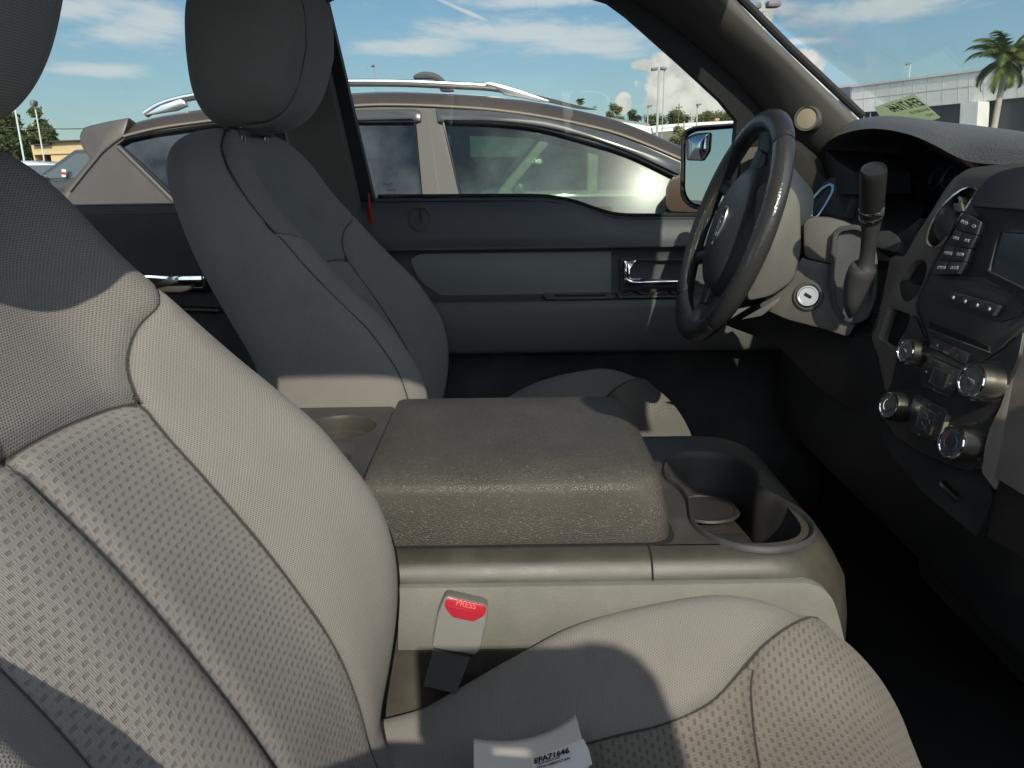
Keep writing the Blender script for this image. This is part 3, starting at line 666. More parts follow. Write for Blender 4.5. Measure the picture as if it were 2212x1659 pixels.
hd.prism([(q[0].x+.002, 1.788, q[0].z), (q[0].x+.028, 1.788, q[0].z+.001), (q[0].x+.014, 1.783, q[0].z-.016), (q[0].x+.012, 1.780, q[0].z-.034), (q[0].x+.05, 1.780, q[0].z-.040), (q[0].x+.15, 1.782, q[0].z-.041), (q[0].x+.15, 1.782, q[0].z-.053), (q[0].x+.002, 1.782, q[0].z-.055)], (0, .006, 0))
hd.build("release_handle", M_CHR, door)
# armrest top: pull cup and switches
aA = onY(1178, 648, 1.77); aB = onY(1320, 648, 1.77)
MB().prism(rounded([(aA.x, 1.750, 1.1885), (aB.x+.005, 1.750, 1.1885), (aB.x+.005, 1.797, 1.1925), (aA.x-.004, 1.797, 1.1925)], .006), (0, 0, .0022), [rounded([(aA.x+.02, 1.760, 1.1885), (aB.x-.012, 1.760, 1.1885), (aB.x-.012, 1.787, 1.192), (aA.x+.02, 1.787, 1.192)], .009)]).build("pull_cup", M_ARM, door)
sx = onY(1335, 652, 1.765).x
bz = MB().prism([(sx, 1.752, 1.1888), (sx+.16, 1.752, 1.1888), (sx+.16, 1.793, 1.1922), (sx, 1.793, 1.1922)], (0, 0, .003)).build("switch_bezel", M_ARM, door)
for k, (dx, wd) in enumerate([(.022, .010), (.062, .016), (.096, .016), (.13, .012)]):
    MB().box((sx+dx, 1.772, 1.1955), (wd, .013, .003), Matrix.Rotation(R(7 if k % 2 else -5), 3, 'Y'), bev=.002).build("window_switch", M_BLK, bz)
# belt-line rubber strip, sail panel and pebbled corner panel
MB().tube(smoothpts([(x, 1.845, interp(TOP, x)+.004) for x in (-.30, -.1, .03, .09, .15, .205, .25, .32, .50)], 5), .004, 6).build("belt_seal", M_RUB, door)
sp = [onY(a, b, 1.79) for a, b in [(1592, 185), (1600, 300), (1600, 480), (1700, 480), (1830, 430), (1700, 300)]]
MB().prism(sp, (0, .02, 0)).build("sail_panel", M_PILL, door, False)

# ------------------------------------------------------------------ door mirror
mir = empty("door_mirror", (.52, 2.1, 1.38), "black truck door mirror with a small wide-angle insert, seen through the side window", "side mirror")
RN = Vector((-.80, -.60, .035)).normalized(); RP = onY(1530, 360, 2.10)
def rq(pts, off): return [onP(a, b, RP+RN*off, RN) for a, b in pts]
mo = rounded(rq([(1472, 284), (1500, 271), (1690, 258), (1690, 470), (1492, 452), (1469, 427)], 0), .03, 6); cm = sum(mo, Vector())/len(mo)
rows = [[cm+(p-cm)*k-RN*t for p in mo] for t, k in [(.004, .93), (-.004, .95), (-.002, .99), (.02, 1.01), (.05, .98), (.08, .84), (.10, .6), (.11, .2)]]
MB().grid(rows, closed=True, cap1=True).build("mirror_housing", M_BLK, mir, True, 50)
def slab0(name, pts, off, m, r, th=.004): return MB().prism(rounded(rq(pts, off), r, 5), -RN*th).build(name, m, mir, False)
slab0("mirror_glass", [(1482, 297), (1502, 284), (1682, 270), (1682, 458), (1496, 440), (1480, 416)], .000, mat("mirror silver", (.70, .76, .74), .01, 1.0), .018)
sg = rounded(rq([(1484, 299), (1502, 290), (1532, 287), (1529, 326), (1516, 346), (1485, 345)], .004), .006, 5); sc_ = sum(sg, Vector())/len(sg)
MB().grid([[sc_+(p-sc_)*k+RN*o for p in sg] for k, o in [(1.0, 0), (.8, .0022), (.6, .0038), (.4, .005), (.2, .0056), (.02, .0058)]], closed=True, cap1=True).build("spotter_glass", mat("convex mirror silver", (.62, .66, .70), .02, 1.0), mir, True, 80)
MB().tube([p+RN*.001 for p in sg], .0022, 6, closed=True).build("spotter_rim", M_BLK, mir)
MB().tube([cm+Vector((.12, -.02, -.05)), cm+Vector((.16, -.16, -.08)), cm+Vector((.16, -.24, -.08))], .035, 10).build("mirror_arm", M_BLK, mir)

# ------------------------------------------------------------------ centre console
cons = empty("centre_console", (-.05, .965, .6), "brown-grey floor console between the two seats with a padded lid and a double cup holder", "console")
def rrect(x0, x1, y0, y1, z, r=.03, rf=None, n=7):
    rf = rf or r; return rounded([(x0, y0, z), (x1, y0, z), (x1, y1, z), (x0, y1, z)], [r, rf, rf, r], n)
lv = [(.026, 1.079, .034), (.014, 1.0785, .028), (.006, 1.0765, .021), (.0, 1.072, .012), (-.006, 1.063, .006), (-.010, 1.053, .0), (-.014, 1.03, -.012), (-.016, .99, -.018), (-.018, .94, -.020), (-.018, .60, -.020)]
rows = [rrect(-.62, .372-f_, .770+i_, 1.160-i_, z, .02, .085-max(0, i_)*.9, 9) for i_, z, f_ in lv]
MB().grid(rows, closed=True).build("base", M_CONS, cons, True, 60)
cupo = [(.212, 1.012), (.224, 1.043), (.252, 1.064), (.288, 1.064), (.316, 1.045), (.329, 1.008), (.325, .968), (.318, .945), (.332, .905), (.346, .862), (.343, .822), (.322, .793), (.286, .780), (.250, .787), (.224, .812), (.213, .852), (.220, .905), (.218, .945), (.208, .978)]
cupo = smoothpts([(x, y, 1.079) for x, y in cupo], 6, True)
MB().prism([(p.x, p.y, 1.079) for p in rows[0]], (0, 0, -.003), [cupo]).build("top_panel", M_CONS, cons, False)
cc = Vector((.275, .92, 1.079))
rings = []
for k, z in [(1.075, -.001), (1.06, .0045), (1.03, .006), (.995, .004), (.965, -.004), (.955, -.02), (.945, -.075)]:
    rings.append([Vector((cc.x+(p.x-cc.x)*k, cc.y+(p.y-cc.y)*(1+(k-1)*.62), 1.079+z)) for p in cupo])
cuph = MB().grid(rings, closed=True).build("cup_holder", M_BLK, cons, True, 60)
M_CUP = mat("dusty cup floor", (.030, .028, .025), .55, dust=.5, grain=500, bump=.2, dustcol=(.22, .18, .12))
MB().prism([(p.x*.93+cc.x*.07, p.y*.96+cc.y*.04, 1.004) for p in cupo], (0, 0, -.003)).build("cup_floor", M_CUP, cuph, False)
MB().lathe((.282, .845, 1.004), (0, 0, 1), [(.047, 0), (.046, .006), (.040, .0085), (.034, .006), (.001, .005)], 40).build("cup_ring", M_CUP, cuph)
MB().lathe((.268, 1.008, 1.004), (0, 0, 1), [(.048, .018), (.046, .021), (.040, .020), (.037, .012), (.035, .001), (.001, .001)], 40).build("cup_insert", M_CUP, cuph)
MB().box((.262, .922, 1.012), (.040, .018, .007), bev=.003).build("divider", M_CUP, cuph)
# padded lid
lvl = [(.800, 1.132, -.170, .176, 1.076, .022), (.798, 1.134, -.171, .179, 1.082, .024), (.799, 1.133, -.171, .178, 1.105, .026), (.803, 1.129, -.170, .171, 1.138, .030), (.807, 1.125, -.169, .167, 1.1485, .032), (.812, 1.120, -.168, .163, 1.1530, .034), (.826, 1.106, -.166, .156, 1.1580, .036), (.852, 1.080, -.163, .146, 1.1645, .036), (.876, 1.056, -.158, .132, 1.1665, .034), (.92, 1.01, -.14, .10, 1.1675, .03), (.95, .98, -.08, .03, 1.168, .01)]
rows = [rrect(a, b, c_, d, z, r*.45, r*1.25, 8) for c_, d, a, b, z, r in lvl]
MB().grid(rows, closed=True, cap0=True, cap1=True).build("padded_lid", M_LID, cons, True, 60)
MB().prism(rrect(-.176, .184, .794, 1.138, 1.0803, .02, .03), (0, 0, -.0055)).build("lid_gap", M_GAP, cons, False)
MB().tube(smoothpts([(.150, .800, 1.0795), (.150, .786, 1.0788), (.150, .7762, 1.0768), (.150, .7702, 1.072), (.150, .7642, 1.063), (.150, .7602, 1.0535)], 3), .0013, 6).build("side_joint", M_GAP, cons)
# rear cup tray
c1 = onZ(733, 922, 1.14); c2 = onZ(688, 992, 1.14)
circ = lambda c, r, z, n=40: [(c.x+r*math.cos(2*math.pi*i/n), c.y+r*math.sin(2*math.pi*i/n), z) for i in range(n)]
tray = bevel(MB().prism(rounded([(-.176, .80, 1.140), (-.176, 1.128, 1.140), (-.40, 1.128, 1.140), (-.40, .80, 1.140)], .01), (0, 0, -.05), [circ(c1, .051, 1.14), circ(c2, .040, 1.14)]).build("rear_cup_tray", M_DRK, cons), .002)
for c_, r in ((c1, .051), (c2, .040)):
    MB().grid([circ(c_, r*k, z) for k, z in [(1.0, 1.139), (.97, 1.134), (.95, 1.118), (.90, 1.116), (.88, 1.07), (.05, 1.069)]], closed=True).build("cup_well", M_CONS, tray, True, 40)
# light side panel, its lower trim and the floor bracket
pp = [onY(a, b, .751) for a, b in [(860, 1272), (1752, 1259), (1796, 1284), (1812, 1330), (1838, 1440), (1838, 1540), (1300, 1540), (1300, 1398), (860, 1405)]]
bevel(MB().prism(rounded(pp, [.001, .012, .02, .01, .001, .001, .001, .001, .001]), (0, .02, 0)).build("side_panel", M_PANEL, cons), .0015)
pp = [onY(a, b, .7535) for a, b in [(850, 1407), (1300, 1402), (1300, 1560), (850, 1560)]]
MB().prism(pp, (0, .02, 0)).build("lower_side_trim", M_DRK, cons, False)

# ------------------------------------------------------------------ seat belt buckle
bk = empty("seat_belt_buckle", onY(960, 1500, .70), "grey belt buckle with a red PRESS button standing beside the console", "belt buckle")
bo = onY(995, 1375, .715); bu = (onY(1055, 1318, .715)-onY(955, 1295, .715)).normalized(); bvv = (onY(1005, 1298, .715)-onY(972, 1448, .715)).normalized(); bvv = (bvv - bu*bvv.dot(bu)).normalized(); bvv = (bvv+Vector((0, .22, 0))).normalized(); bn = bu.cross(bvv).normalized()
if bn.y > 0: bn = -bn
def bq(px, py, o=0.0): return onP(px, py, bo+bn*o, bn)
crop = lambda cx, cy: ((1650+cx/5.53)/1.823, (2300+cy/5.53)/1.823)
hp = [bq(*crop(a, b)) for a, b in [(560, 285), (640, 255), (1440, 440), (1510, 520), (1500, 700), (1350, 1400), (1245, 1560), (700, 1480), (270, 1400), (400, 650), (520, 380)]]
hs = bevel(MB().prism(rounded(hp, [.004, .004, .005, .005, .01, .006, .004, .004, .004, .01, .004]), -bn*.022).build("housing", M_BELT, bk), .003, 3)
rp = [bq(*crop(a, b), .0008) for a, b in [(600, 330), (690, 300), (1420, 460), (1475, 530), (1440, 690), (1180, 835), (730, 735), (570, 540), (545, 420)]]
rb_ = bevel(MB().prism(rounded(rp, .004), -bn*.004).build("press_button", M_REDBT, bk), .0012)
a_, b_ = bq(*crop(620, 480), .0016), bq(*crop(1375, 670), .0016); MB().tube([a_, b_], .0009, 8).build("button_ridge", M_REDBT, rb_)
lp = [bq(*crop(a, b), .0006) for a, b in [(425, 660), (1440, 872), (1435, 905), (420, 690)]]; MB().prism(lp, -bn*.001).build("housing_step", M_BELT, hs, False)
text("lettering", "PRESS", mat("pale red print", (.75, .16, .14), .5), rb_, bq(*crop(1025, 450), .0012), bu, bvv, .0085, bold=.0001)
s0, s1 = bq(*crop(720, 1500), -.011), bq(*crop(450, 2300), -.02); sd = bu*.020
MB().prism([s0-sd, s0+sd, s1+sd*.9, s1-sd*.9], -bn*.002).build("webbing", mat("grey webbing", (.085, .085, .082), .85, grain=900, bump=.4), bk, False)

# ------------------------------------------------------------------ paper on the cushion
def bez(a, b, n): return [a.lerp(b, i/n) for i in range(n+1)]
pap = empty("paper_sheet", onZ(1150, 1640, .955), "curled white paper with the printed number EFA71646 on the near seat cushion", "paper")
PZ = .975
top = smoothpts([onZ(1023, 1595, PZ-.005), onZ(1060, 1599, PZ-.006), (onZ(1110, 1599, PZ-.004)), onZ(1165, 1587, PZ+.002), onZ(1208, 1567, PZ+.010), onZ(1243, 1543, PZ+.020)], 5)
bot = smoothpts([onZ(1023, 1790, PZ-.012), onZ(1070, 1790, PZ-.010), onZ(1130, 1790, PZ-.008), onZ(1190, 1785, PZ-.003), onZ(1240, 1770, PZ+.000), onZ(1290, 1750, PZ+.004)], 5)
rows = []
for j in range(15):
    t = j/14; r = []
    for i, (a, b) in enumerate(zip(top, bot)):
        p = a.lerp(b, t); p.z += .006*math.sin(t*2.2)*(i/len(top)); r.append(p)
    rows.append(r)
mb = MB().grid(rows); o = mb.build("sheet", M_PAPER, pap, True, 60); mod = o.modifiers.new("thickness", 'SOLIDIFY'); mod.thickness = .0003
c5 = lambda cx, cy: ((1750+cx/3.16)/1.823, (2700+cy/3.16)/1.823)
def papz(px, py):   # meet the curled sheet: nearest grid point's plane
    best = None
    for r in rows:
        for p in r:
            d = dirpx(px, py); q = p-EYE; e = (q-d*q.dot(d)).length
            if best is None or e < best[0]: best = (e, p.z)
    return onZ(px, py, best[1]+.0012)
lab = [papz(*c5(a, b)) for a, b in [(1085, 915), (1730, 662), (1800, 800), (1840, 980), (1400, 1200), (1120, 1250)]]
MB().prism(lab, (0, 0, .0001)).build("label", mat("label white", (.78, .80, .80), .5), pap, False)
for s_, cx, cy, sz, b in [("EFA71646", 1333, 905, .0082, .00025), ("2014 Ford F-150", 1300, 966, .0030, .00005), ("1FTFW1CM0EFA71646", 1345, 1000, .0034, .00005)]:
    ctr_ = papz(*c5(cx, cy))+Vector((0, 0, .0012)); xd = papz(*c5(cx+150, cy-48))-papz(*c5(cx-150, cy+48))
    yd = papz(*c5(cx-20, cy-60))-papz(*c5(cx+10, cy+30)); ctr_ = ctr_+Vector((0, 0, .0015)); text("lettering", s_, M_INK, pap, ctr_, xd, yd, sz, thick=.0001, bold=b)

# ------------------------------------------------------------------ steering wheel
WC = Vector((.384, 1.40, 1.372)); WT = R(18); WU = Vector((math.sin(WT), 0, math.cos(WT))); WL = Vector((0, 1, 0)); WN = Vector((-math.cos(WT), 0, math.sin(WT)))
whl = empty("steering_wheel", WC, "black leather steering wheel with an oval badge, in front of the driver's seat", "steering wheel")
def wp(l, u, n): return WC - WL*u + WU*l + WN*n          # l towards the driver's left
RM, rm = .188, .0166
def arc(a0, a1, n=40, k=1.0, bulge=0.0):
    pts, rr = [], []
    for i in range(n+1):
        t = i/n; a = R(a0+(a1-a0)*t); pts.append(wp(RM*math.cos(a), RM*math.sin(a), 0)); g = min(t, 1-t)
        rr.append(rm*k*(1+bulge*math.sin(math.pi*min(1, g*3)/2)) * (.96 if (i == 0 or i == n) else 1))
    return pts, rr
for a0, a1, m, k, bl in [(-38, 38, M_RIML, 1.0, .10), (39, 141, M_RIMB, 1.0, .02), (142, 218, M_RIML, 1.0, .10), (219, 321, M_RIML, .99, .02)]:
    pts, rr = arc(a0, a1, 44, k, bl); MB().tube(pts, rr, 22, sq=(1.08, .94)).build("rim_grip", m, whl, True, 60)
for a in (38.5, 141.5, 218.5, 321.5):
    pts = [wp(RM*math.cos(R(a+d)), RM*math.sin(R(a+d)), 0) for d in (-.5, .5)]; MB().tube(pts, rm*.96, 20).build("rim_joint", M_GAP, whl)
def spoke(l0, u0, l1, u1, w0, w1, n0, n1, m, name="spoke"):
    a = wp(l0, u0, n0); b = wp(l1, u1, n1); d = (b-a).normalized(); s_ = d.cross(WN).normalized(); rows = []
    for i in range(9):
        t = i/8; c = a.lerp(b, t)+WN*(-.006*math.sin(math.pi*t)); w_ = w0+(w1-w0)*t; w_ *= 1-.18*math.sin(math.pi*t); r = []
        for k in range(16):
            q = 2*math.pi*k/16; r.append(c+s_*w_*math.copysign(abs(math.cos(q))**.7, math.cos(q))+WN*.010*math.copysign(abs(math.sin(q))**.7, math.sin(q)))
        rows.append(r)
    MB().grid(rows, closed=True, cap0=True, cap1=True).build(name, m, whl, True, 60)
for sg in (-1, 1):
    spoke(sg*.06, .0, sg*.180, -.004, .058, .036, -.022, -.004, M_HUB)
    spoke(sg*.035, -.045, sg*.075, -.170, .018, .014, -.022, -.006, M_HUB)
    kp = [wp(sg*l, u, .0) for l, u in [(.088, .030), (.135, .024), (.140, -.012), (.092, -.022)]]
    kb = bevel(MB().prism(rounded(kp, .006), -WN*.012).build("switch_pad", M_BLK, whl), .002)
# airbag cover: shield-shaped dome
def shield(a):
    c, s = math.cos(a), math.sin(a); l = .116*math.copysign(abs(c)**.75, c); u = (.098 if s > 0 else .108)*math.copysign(abs(s)**.8, s)
    if s < 0: l *= 1-.25*abs(s)
    return l, u
rows = []
for k, n_ in [(.92, -.10), (1.10, -.06), (1.10, -.035), (1.02, -.012), (.97, -.004), (.90, .003), (.75, .009), (.5, .013), (.25, .015), (.02, .0155)]:
    rows.append([wp(shield(2*math.pi*i/48)[0]*k, shield(2*math.pi*i/48)[1]*k-.004, n_) for i in range(48)])
cov = MB().grid(rows, closed=True, cap1=True).build("airbag_cover", M_HUB, whl, True, 60)
ov = lambda k, n_, m=40: [wp(.034*k*math.cos(2*math.pi*i/m), .0135*k*math.sin(2*math.pi*i/m), n_) for i in range(m)]
bd = MB().grid([ov(1.08, .012), ov(1.06, .0175), ov(1.0, .0185), ov(.93, .0175), ov(.02, .0175)], closed=True).build("oval_badge", M_SATIN, cov)
MB().prism(ov(.90, .0183), WN*.0003).build("badge_field", mat("dark blue enamel", (.012, .025, .07), .25), bd, False)
text("lettering", "Ford", M_CHR, bd, wp(0, 0, .0189), -WU, -WL, .020, bold=.0003)
text("lettering", "SRS", mat("faint print", (.12, .12, .12), .6), cov, wp(-.045, -.035, .0135), -WU, -WL, .009)
MB().lathe(wp(0, 0, -.05), -WN, [(.05, 0), (.055, .03), (.055, .06)], 32).build("hub_collar", M_BLK, whl)

# ------------------------------------------------------------------ steering column, ignition and gear lever
colm = empty("steering_column", (.46, 1.40, 1.28), "warm grey column shroud behind the steering wheel with the ignition lock", "steering column")
def slab(name, pts, p0, n, off, th, m, parent, r=0.0, bev=0.0, holes=None, smooth=True):
    """plate whose outline is seen at pts, lying off metres in front of the plane (p0, n), th thick"""
    n = Vector(n).normalized(); q = Vector(p0)+n*off; L = [onP(a, b, q, n) for a, b in pts]
    if r: L = rounded(L, r)
    H = [([onP(a, b, q, n) for a, b in h]) for h in (holes or [])]; H = [rounded(h, r) if r else h for h in H]
    o = MB().prism(L, -n*th, H).build(name, m, parent, False)
    if bev: bevel(o, bev)
    return o
CN = Vector((-.22, -.95, .18)).normalized(); C0 = onY(1700, 500, 1.27)
slab("column_shroud", [(1640, 400), (1668, 388), (1696, 392), (1720, 412), (1731, 440), (1731, 545), (1716, 606), (1668, 640), (1612, 652)], C0, CN, 0, .24, M_GREY, colm, .012, .010)
slab("shroud_inset", [(1646, 410), (1656, 406), (1668, 405), (1664, 520), (1654, 538), (1640, 540)], C0, CN, .0025, .004, M_GREY, colm, .006, .0012)
slab("tilt_lever", [(1602, 690), (1640, 668), (1688, 640), (1680, 655), (1645, 682)], C0, CN, .01, .01, M_GREY, colm, .002, .002)
QN = Vector((-.45, -.85, .25)).normalized(); Q0 = Vector((.477, 1.25, 1.277))
slab("lower_cover", [(1638, 662), (1672, 622), (1712, 585), (1733, 555), (1740, 560), (1800, 572), (1860, 590), (1872, 640), (1856, 690), (1832, 728), (1780, 711), (1700, 690)], Q0, QN, 0, .08, M_GREY, colm, .006, .006)
slab("upper_cover", [(1733, 480), (1752, 466), (1790, 466), (1832, 478), (1862, 498), (1880, 560), (1868, 592), (1735, 556)], Q0, QN, -.004, .09, M_GREY, colm, .010, .009)
lk = onP(1746, 640, Q0+QN*.002, QN); lck = MB().lathe(lk, QN, [(.0235, -.004), (.0235, .0015), (.021, .004), (.0195, .004), (.019, .0015)], 40).build("lock_collar", M_GREY, colm)
MB().lathe(lk, QN, [(.0172, -.004), (.0172, .007), (.0160, .0085), (.0138, .0085), (.0132, .0068), (.001, .0066)], 40).build("lock_cylinder", M_SATIN, lck)
MB().box(lk+QN*.0072, (.0048, .0014, .0006), Matrix((Vector((.75, -.45, -.45)).normalized(), Vector((.3, -.1, .95)).normalized(), QN)).transposed()).build("key_slot", M_GAP, lck, False)
MB().box(lk+QN*.0070, (.0062, .0028, .0004), Matrix((Vector((.75, -.45, -.45)).normalized(), Vector((.3, -.1, .95)).normalized(), QN)).transposed()).build("key_plate", M_CHR, lck, False)
gl = empty("gear_lever", onY(1862, 650, 1.17), "black column gear lever with a ribbed knob, left of the radio", "gear lever")
GC = [(1800, 500), (1812, 489), (1850, 484), (1884, 500), (1896, 560), (1893, 640), (1878, 686), (1848, 700), (1815, 690), (1796, 660), (1790, 600)]
cx_ = sum(a for a, b in GC)/len(GC); cy_ = sum(b for a, b in GC)/len(GC); GI = [(cx_+(a-cx_)*.80, cy_+(b-cy_)*.90) for a, b in GC]
slab("slot_surround", GC, Q0, QN, .012, .016, M_BLK, gl, .008, .003, [GI])
slab("slot_floor", GC, Q0, QN, .001, .003, M_DRK, gl, .008)
slv = smoothpts([onY(1836, 684, 1.18), onY(1842, 650, 1.165), onY(1852, 610, 1.155), onY(1866, 575, 1.145)], 5)
MB().tube(slv, [.004, .006, .009, .012, .014, .0165, .018, .0195, .021, .022, .0225, .023, .0235, .0235, .023, .021], 20, sq=(1, .8)).build("lever_sleeve", M_DRK, gl)
stalk = smoothpts([onY(1868, 585, 1.145), onY(1874, 550, 1.14), onY(1880, 500, 1.13), onY(1882, 470, 1.125)], 5)
MB().tube(stalk, [.016, .0145, .0125, .0115, .011, .0105, .0105, .0108, .011, .0115, .012, .0127, .0133, .014, .0145, .015], 22).build("lever_stalk", M_BLK, gl)
kb0 = onY(1882, 474, 1.125); kb1 = onY(1887, 364, 1.085); L_ = (kb1-kb0).length
kn = MB().lathe(kb0, kb1-kb0, [(.012, -.004), (.0150, 0), (.0158, .012), (.0163, .0125), (.0166, L_*.5), (.0171, L_-.010), (.0168, L_-.004), (.0155, L_), (.0138, L_), (.0132, L_-.0015), (.001, L_-.0012)], 56, flute=(lambda h: .0124 < h < L_-.012, .035)).build("knob", mat("gear knob black", (.026, .026, .026), .38, grain=700, bump=.1, dust=.2), gl, True, 30)
MB().lathe(kb0, kb1-kb0, [(.0160, .004), (.0166, .006), (.0160, .008)], 40).build("chrome_line", M_CHR, kn)
MB().lathe(kb0, kb1-kb0, [(.0165, .0175), (.0171, .0190), (.0165, .0205)], 40).build("chrome_line", M_CHR, kn)
MB().box(kb0+(kb1-kb0).normalized()*.0125+Vector((.004, -.0160, .002)), (.006, .002, .006), bev=.001).build("release_button", M_BLK, kn)

# ------------------------------------------------------------------ dashboard
dash = empty("dashboard", (.8, .965, 1.2), "black and grey dashboard with hooded instruments, round chrome vents, radio and four climate knobs", "dashboard")
# hood over the instruments: lip, crest and run back to the windscreen
lipq = [(1783, 322), (1790, 309), (1806, 297), (1826, 289), (1860, 281), (1895, 279), (1940, 285), (1982, 297), (2020, 314), (2051, 331), (2080, 345), (2110, 353), (2160, 357), (2212, 359), (2300, 361), (2480, 366), (2800, 372)]
topq = [(1780, 318), (1786, 300), (1800, 284), (1826, 268), (1862, 257), (1913, 252), (1970, 256), (2034, 264), (2080, 270), (2120, 276), (2170, 282), (2212, 287), (2300, 296), (2480, 310), (2800, 330)]
def resample(pts, n): return catmull_line([Vector((a, b, 0)) for a, b in pts], n)
NL = 70; L1 = [onX(p.x, p.y, .615) for p in resample(lipq, NL)]; T1 = [onX(p.x, p.y, .735) for p in resample(topq, NL)]
rows = []
for a, b in zip(L1, T1):
    r = [a+Vector((.16, 0, -.012)), a+Vector((.05, 0, -.004)), a+Vector((.006, 0, -.002)), a+Vector((-.002, 0, .001))]
    h = b.z-a.z
    for t, k in [(.04, .16), (.14, .42), (.30, .66), (.52, .86), (.76, .97), (1.0, 1.0)]: r.append(Vector((a.x+(b.x-a.x)*t, a.y+(b.y-a.y)*t, a.z+h*k)))
    r.append(Vector((.84, b.y, b.z-.012))); r.append(Vector((.95, b.y, max(1.44, b.z-.05)))); r.append(Vector((1.12, b.y, 1.42))); rows.append(r)
MB().grid(rows).build("instrument_hood", M_DASH, dash, True, 70)
MB().box((.95, .965, 1.22), (.17, .83, .19)).build("dash_core", M_BLK, dash, False)
HX = Vector((-1, 0, .25)).normalized(); H0 = Vector((.735, 1.3, 1.40))
clu = slab("instrument_cluster", [(1840, 350), (1900, 300), (1990, 310), (2060, 350), (2120, 380), (2060, 440), (1990, 540), (1960, 590), (1880, 590), (1840, 520)], H0, HX, 0, .02, mat("instrument lens", (.010, .014, .018), .12, coat=.5), dash)
for gx, gy, r in [(1945, 455, .055), (2022, 385, .018), (2050, 383, .018), (1880, 470, .055)]:
    c_ = onP(gx, gy, H0+HX*.003, HX); u = Vector((0, 1, 0)); v = HX.cross(u).normalized()
    MB().tube([c_+u*r*math.cos(2*math.pi*i/40)+v*r*math.sin(2*math.pi*i/40) for i in range(40)], .0009, 6, closed=True).build("gauge_ring", mat("gauge ring", (.10, .12, .14), .3, .6), clu)
    for k in range(9):
        q = R(-40+k*32.5); e = u*math.cos(q)+v*math.sin(q); MB().tube([c_+e*r*.80, c_+e*r*.93], .0006, 4).build("gauge_tick", mat("gauge tick", (.25, .27, .28), .5), clu) if r > .03 else None
    MB().tube([c_, c_+(v*-.6-u*.8).normalized()*r*.7], .0011, 5).build("needle", mat("needle grey", (.30, .22, .18), .5), clu) if r > .03 else None
# cluster surround, side walls and the lower shelf under the gauges
MB().prism([onX(a, b, .625) for a, b in [(1783, 322), (1810, 350), (1845, 372), (1850, 420), (1780, 420)]], (.10, 0, 0)).build("hood_cheek", M_BLK, dash)
MB().grid([[onX(1845, 560, .60), onX(1845, 470, .66), onX(1842, 372, .72)], [onX(1935, 566, .62), onX(1975, 500, .68), onX(2000, 440, .735)]]).build("cluster_surround", M_BLK, dash)
slab("cluster_shelf", [(1880, 500), (1920, 497), (1938, 508), (1946, 528), (1936, 545), (1900, 536), (1880, 526)], (.60, 1.2, 1.38), (-.8, -.1, .6), 0, .03, M_DRK, dash, .006, .003)
slab("shelf_underside", [(1880, 560), (1880, 520), (1950, 500), (1990, 470), (1960, 570), (1940, 640), (1905, 700), (1880, 650)], (.625, 1.2, 1.33), (-1, 0, .2), 0, .03, M_BLK, dash)
# left end of the dash: pebbled cheek, vent with chrome rim
VN = Vector((-.86, -.45, .25)).normalized(); V0 = onY(1790, 440, 1.55)
slab("dash_end_panel", [(1640, 285), (1700, 300), (1735, 330), (1790, 398), (1782, 420), (1735, 455), (1728, 470), (1735, 520), (1640, 560)], onY(1720, 400, 1.62), Vector((-.75, -.65, .1)).normalized(), 0, .05, M_PEB, dash, .004, .004)
slab("vent_housing", [(1728, 470), (1732, 452), (1748, 425), (1768, 400), (1790, 384), (1815, 376), (1850, 372), (1870, 380), (1870, 500), (1840, 500), (1790, 466), (1750, 468)], V0, VN, 0, .05, M_DRK, dash, .008, .006)
vo = [(1737, 468), (1741, 448), (1756, 424), (1775, 404), (1792, 395), (1802, 399), (1800, 415), (1786, 440), (1768, 468)]
vi = [(1742, 468), (1746, 450), (1759, 428), (1776, 409), (1791, 400), (1797, 404), (1794, 417), (1781, 441), (1764, 467)]
slab("vent_ring", vo, V0, VN, .003, .006, M_CHR, dash, .004, 0, [vi]); vb = slab("side_vent", vi, V0, VN, -.004, .006, M_GAP, dash, .004)
for k in range(3): a = (1748+k*4, 455-k*18); slab("louvre", [a, (a[0]+38-k*4, a[1]-16), (a[0]+38-k*4, a[1]-10), (a[0], a[1]+6)], V0, VN, -.001, .004, M_DRK, vb, .001)
slab("vent_glint_plate", [(1741, 467), (1743, 454), (1756, 452), (1755, 467)], V0, VN, .0, .002, M_CHR, vb, .001)
slab("cluster_fin", [(1822, 470), (1836, 430), (1856, 398), (1882, 380), (1892, 383), (1868, 405), (1852, 440), (1840, 475)], V0, VN, .004, .02, M_DRK, dash, .004, .003)
for a in [(1640, 760), (1700, 750), (1760, 780), (1830, 840)]: pass
slab("knee_panel", [(1640, 650), (1700, 690), (1830, 727), (1880, 735), (1905, 800), (1915, 860), (1860, 900), (1760, 830), (1680, 745), (1560, 700)], (.60, 1.2, 1.18), (-.9, -.35, -.2), -.02, .06, M_BLK, dash, .01, .01)

